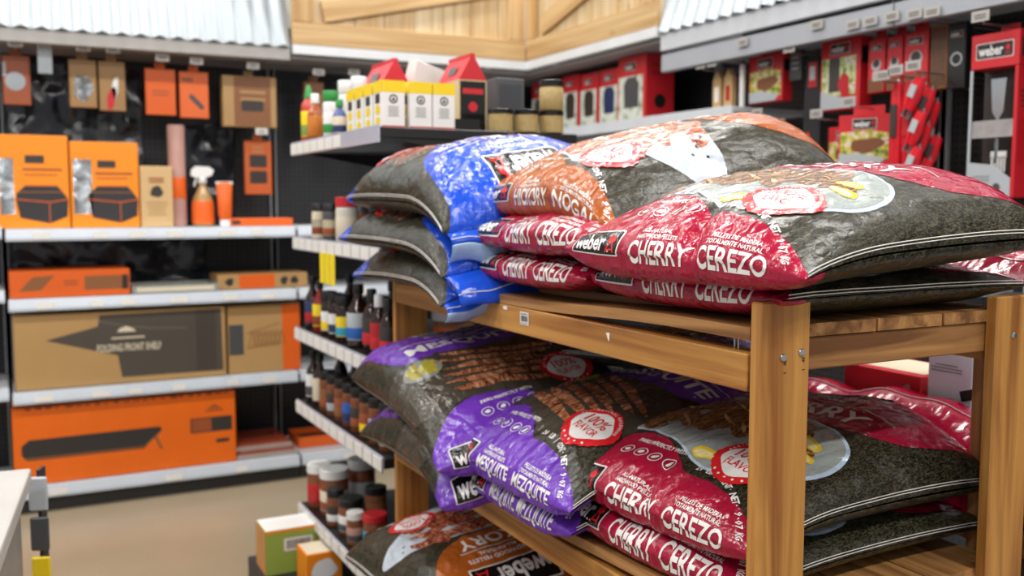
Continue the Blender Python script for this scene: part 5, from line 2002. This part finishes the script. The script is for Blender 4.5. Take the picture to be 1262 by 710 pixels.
for lb, y, x, zz, L, hue in (('red handled tongs hanging in front of the white and red card', 2.228, 2.58, 1.72, .36, 'red2'), ('red handled tongs hanging straight, second of the row', 2.180, 2.575, 1.725, .36, 'dark'),
                             ('red handled tongs hanging straight, third of the row', 2.132, 2.57, 1.72, .36, 'red2'), ('red handled tongs hanging straight in a second layer', 2.205, 2.535, 1.73, .34, 'dark'),
                             ('red handled tongs hanging straight, last before the slanting ones', 2.157, 2.535, 1.73, .34, 'red2')):
    tongs(lb, y, x, zz, L, 0.0, hue, .45)
SL = ('topmost', 'second from the top', 'third from the top', 'fourth from the top', 'fifth from the top', 'sixth from the top', 'seventh from the top', 'eighth from the top', 'lowest')
for i, nm in enumerate(SL):
    tongs('red handled tongs slanting beside the framed red set, ' + nm, 2.088 - .010 * (i % 2), 2.50 + .036 * (i % 3), 1.735 - .036 * i, .13, .42, 'dgrey' if i % 3 else 'silver', .45)
side_hook('peg hook holding the straight tongs before the card', WX, 2.205, 1.732, 2.48)
side_hook('peg hook holding the straight tongs of the second layer', WX, 2.155, 1.742, 2.48)
side_hook('peg hook holding the slanting tongs', WX, 2.09, 1.748, 2.48)
t, pr = carton('tong_card', 'white and red backing card behind the red tongs', 'card', (2.64, 2.20, 1.45), (.09, .01, .24), C['white'], -PI / 2)
pr('red_foot', P2().rect(-.045, .045, 0, .06), C['red'])
for zz in (1.62,):
    side_hook('wire peg hook with a ticket beside the red tongs card', WX, 2.235, 1.735, 2.50)

# big framed red set with spatula
t = thing('framed_tool_set', 'large red framed tool set with a window showing a steel spatula', 'box', (2.55, 1.955, 1.365), -PI / 2)
W_, H_, D_ = .155, .475, .07
MB().box(0, W_, D_ - .004, D_, 0, H_).build('back_card', C['dark'], t)
MB().box(0, W_, 0, D_ - .004, .375, H_, .002).build('top_header', C['red'], t)
MB().prism([(0, 0), (W_ - .012, 0), (W_ - .012, .055), (W_ * .55, .095), (0, .105)], 0, .004, 'Y').build('pale_foot', C['silver'], t)
MB().box(W_ - .011, W_, 0, D_ - .004, 0, .374, .001).build('side_wall', C['red'], t)
MB().box(0, .008, 0, .004, .105, .374).build('left_frame', C['silver'], t)
MB().box(.009, W_ - .011, .004, .006, .175, .225).build('paper_band', plain('set_band', '#9a9696', .4, var=.4, scale=30), t)
m = MB().prism([(.055, .345), (.105, .345), (.098, .25), (.085, .23), (.075, .23), (.062, .25)], .02, .024, 'Y')
m.box(.074, .086, .018, .026, .10, .24, .002)
m.build('spatula', plain('spatula_steel', '#aeb6bc', .2, .9), t)
m = MB()
for i in range(5):
    m.box(.065 + i * .010, .070 + i * .010, .02, .024, .075, .12)
m.box(.063, .113, .02, .024, .115, .135)
m.build('fork_tines', plain('tine_white', '#d8d8d4', .3), t)
pl, fr, le, em = logo_shapes((W_ * .5, .425), .12, .046)
for nm, p, mm, l in (('logo_frame', fr, C['white'], 1), ('logo_plate', pl, C['black'], 2), ('logo_lettering', le, C['white'], 3), ('logo_emblem', em, C['red'], 3)):
    flat_print(nm, p, mm, t, (0, 0, 0), (1, 0, 0), (0, 0, 1), .0006 * l)
flat_print('round_stamp', P2().disc((.10, .03), .012), C['dgrey'], t, (0, 0, 0), (1, 0, 0), (0, 0, 1), .0008)
flat_print('foot_print', bars(P2(), .02, .08, .06, 4, .004, .010), C['grey'], t, (0, 0, 0), (1, 0, 0), (0, 0, 1), .0008)
p = P2()
for x in (.016, .030, .046):
    p.rrect((x, .16), .007, .13, .003)
flat_print('tool_outlines', p, C['red2'], t, (W_, 0, 0), (0, 1, 0), (0, 0, 1), .0008)
flat_print('side_text', bars(P2(), .012, .052, .30, 4, .006, .014), C['dark'], t, (W_, 0, 0), (0, 1, 0), (0, 0, 1), .0008)
flat_print('side_plate', P2().rect(.010, .056, .40, .452), C['dark'], t, (W_, 0, 0), (0, 1, 0), (0, 0, 1), .0008)
MB().box(W_ * .3, W_ * .7, D_ - .003, D_ - .001, H_, H_ + .03).build('hang_tab', C['red'], t)
side_hook('wire peg hook carrying the large red framed tool set', WX, 1.88, 1.862, 2.50)

# light grey steel post with dark bars beyond the framed set
t = thing('wire_stand', 'pale grey wire stand below the framed red tool set', 'stand', (2.40, 1.66, 0))
for y in (-.11, -.04, .04):
    MB().box(-.02, .0, y - .018, y + .018, 0, 1.33).build('post', plain('stand_grey', '#9aa2aa', .4), t)
for zz in (.9, 1.1, 1.18, 1.26, 1.3):
    MB().box(-.026, -.021, -.13, .06, zz, zz + .012).build('crossbar', C['dgrey'], t)

# ---------------------------------------------------------------- things seen through the rack, behind its open side
tb = thing('stock_table', 'dark low stock table behind the wooden rack', 'table', (1.52, 1.0, 0))
MB().box(0, .55, 0, 1.1, .74, .78, .004).build('table_top', wood('table_wood', '#8f6a42', '#60431f'), tb)
for x in (.03, .49):
    for y in (.03, 1.04):
        MB().box(x, x + .035, y, y + .035, 0, .74).build('leg', C['dark'], tb)
t, pr = carton('instruction_carton', 'white carton printed with assembly text behind the rack end', 'box', (1.60, 1.245, .7805), (.10, .22, .285), plain('carton_bluewhite', '#cfd6e2', .5), -PI / 2)
for x1, yy, n, sd in ((.03, .255, 3, 1), (.03, .155, 4, 2), (.045, .105, 4, 3), (.045, .070, 3, 4)):
    pr('small_print', bars(P2(), -.046, x1, yy, n, .0022, .006, sd), C['grey'])
pr('tool_drawing', P2().line([(-.02, .188), (.005, .183), (.04, .180)], .006).disc((.018, .181), .006).rrect((.04, .205), .03, .02, .002, .3), C['black'], 'front', 2)
pl = t
t, pr = carton('red_open_box', 'red box with a pale open top behind the crimson bag flap', 'box', (1.60, 1.41, .90), (.20, .16, .105), C['red'], -PI / 2)
pr('pale_top', P2().rect(-.09, .09, -.06, .07), C['cream'], 'top')
pr('pale_leaf', P2().blob((.065, .05), .016, .035, 0, 3), C['pink'])
t2, pr = carton('kraft_case', 'low kraft case under the red box behind the rack', 'box', (1.58, 1.432, .7805), (.26, .30, .119), C['kraft'], -PI / 2)
pr('tape', P2().rect(-.02, .02, 0, .119), C['tan'])
t = thing('black_kettle', 'small black rounded pot beside the white carton', 'pot', (1.575, 1.315, .0), 0)
t.location = (1.57, 1.02, .7805)
MB().lathe([(.02, 0), (.05, .01), (.065, .05), (.055, .09), (.02, .10)], 22).build('pot_body', GLOSS_BLACK, t, True)
MB().lathe([(.012, .099), (.014, .11), (.006, .118)], 12).build('knob', C['white'], t, True)
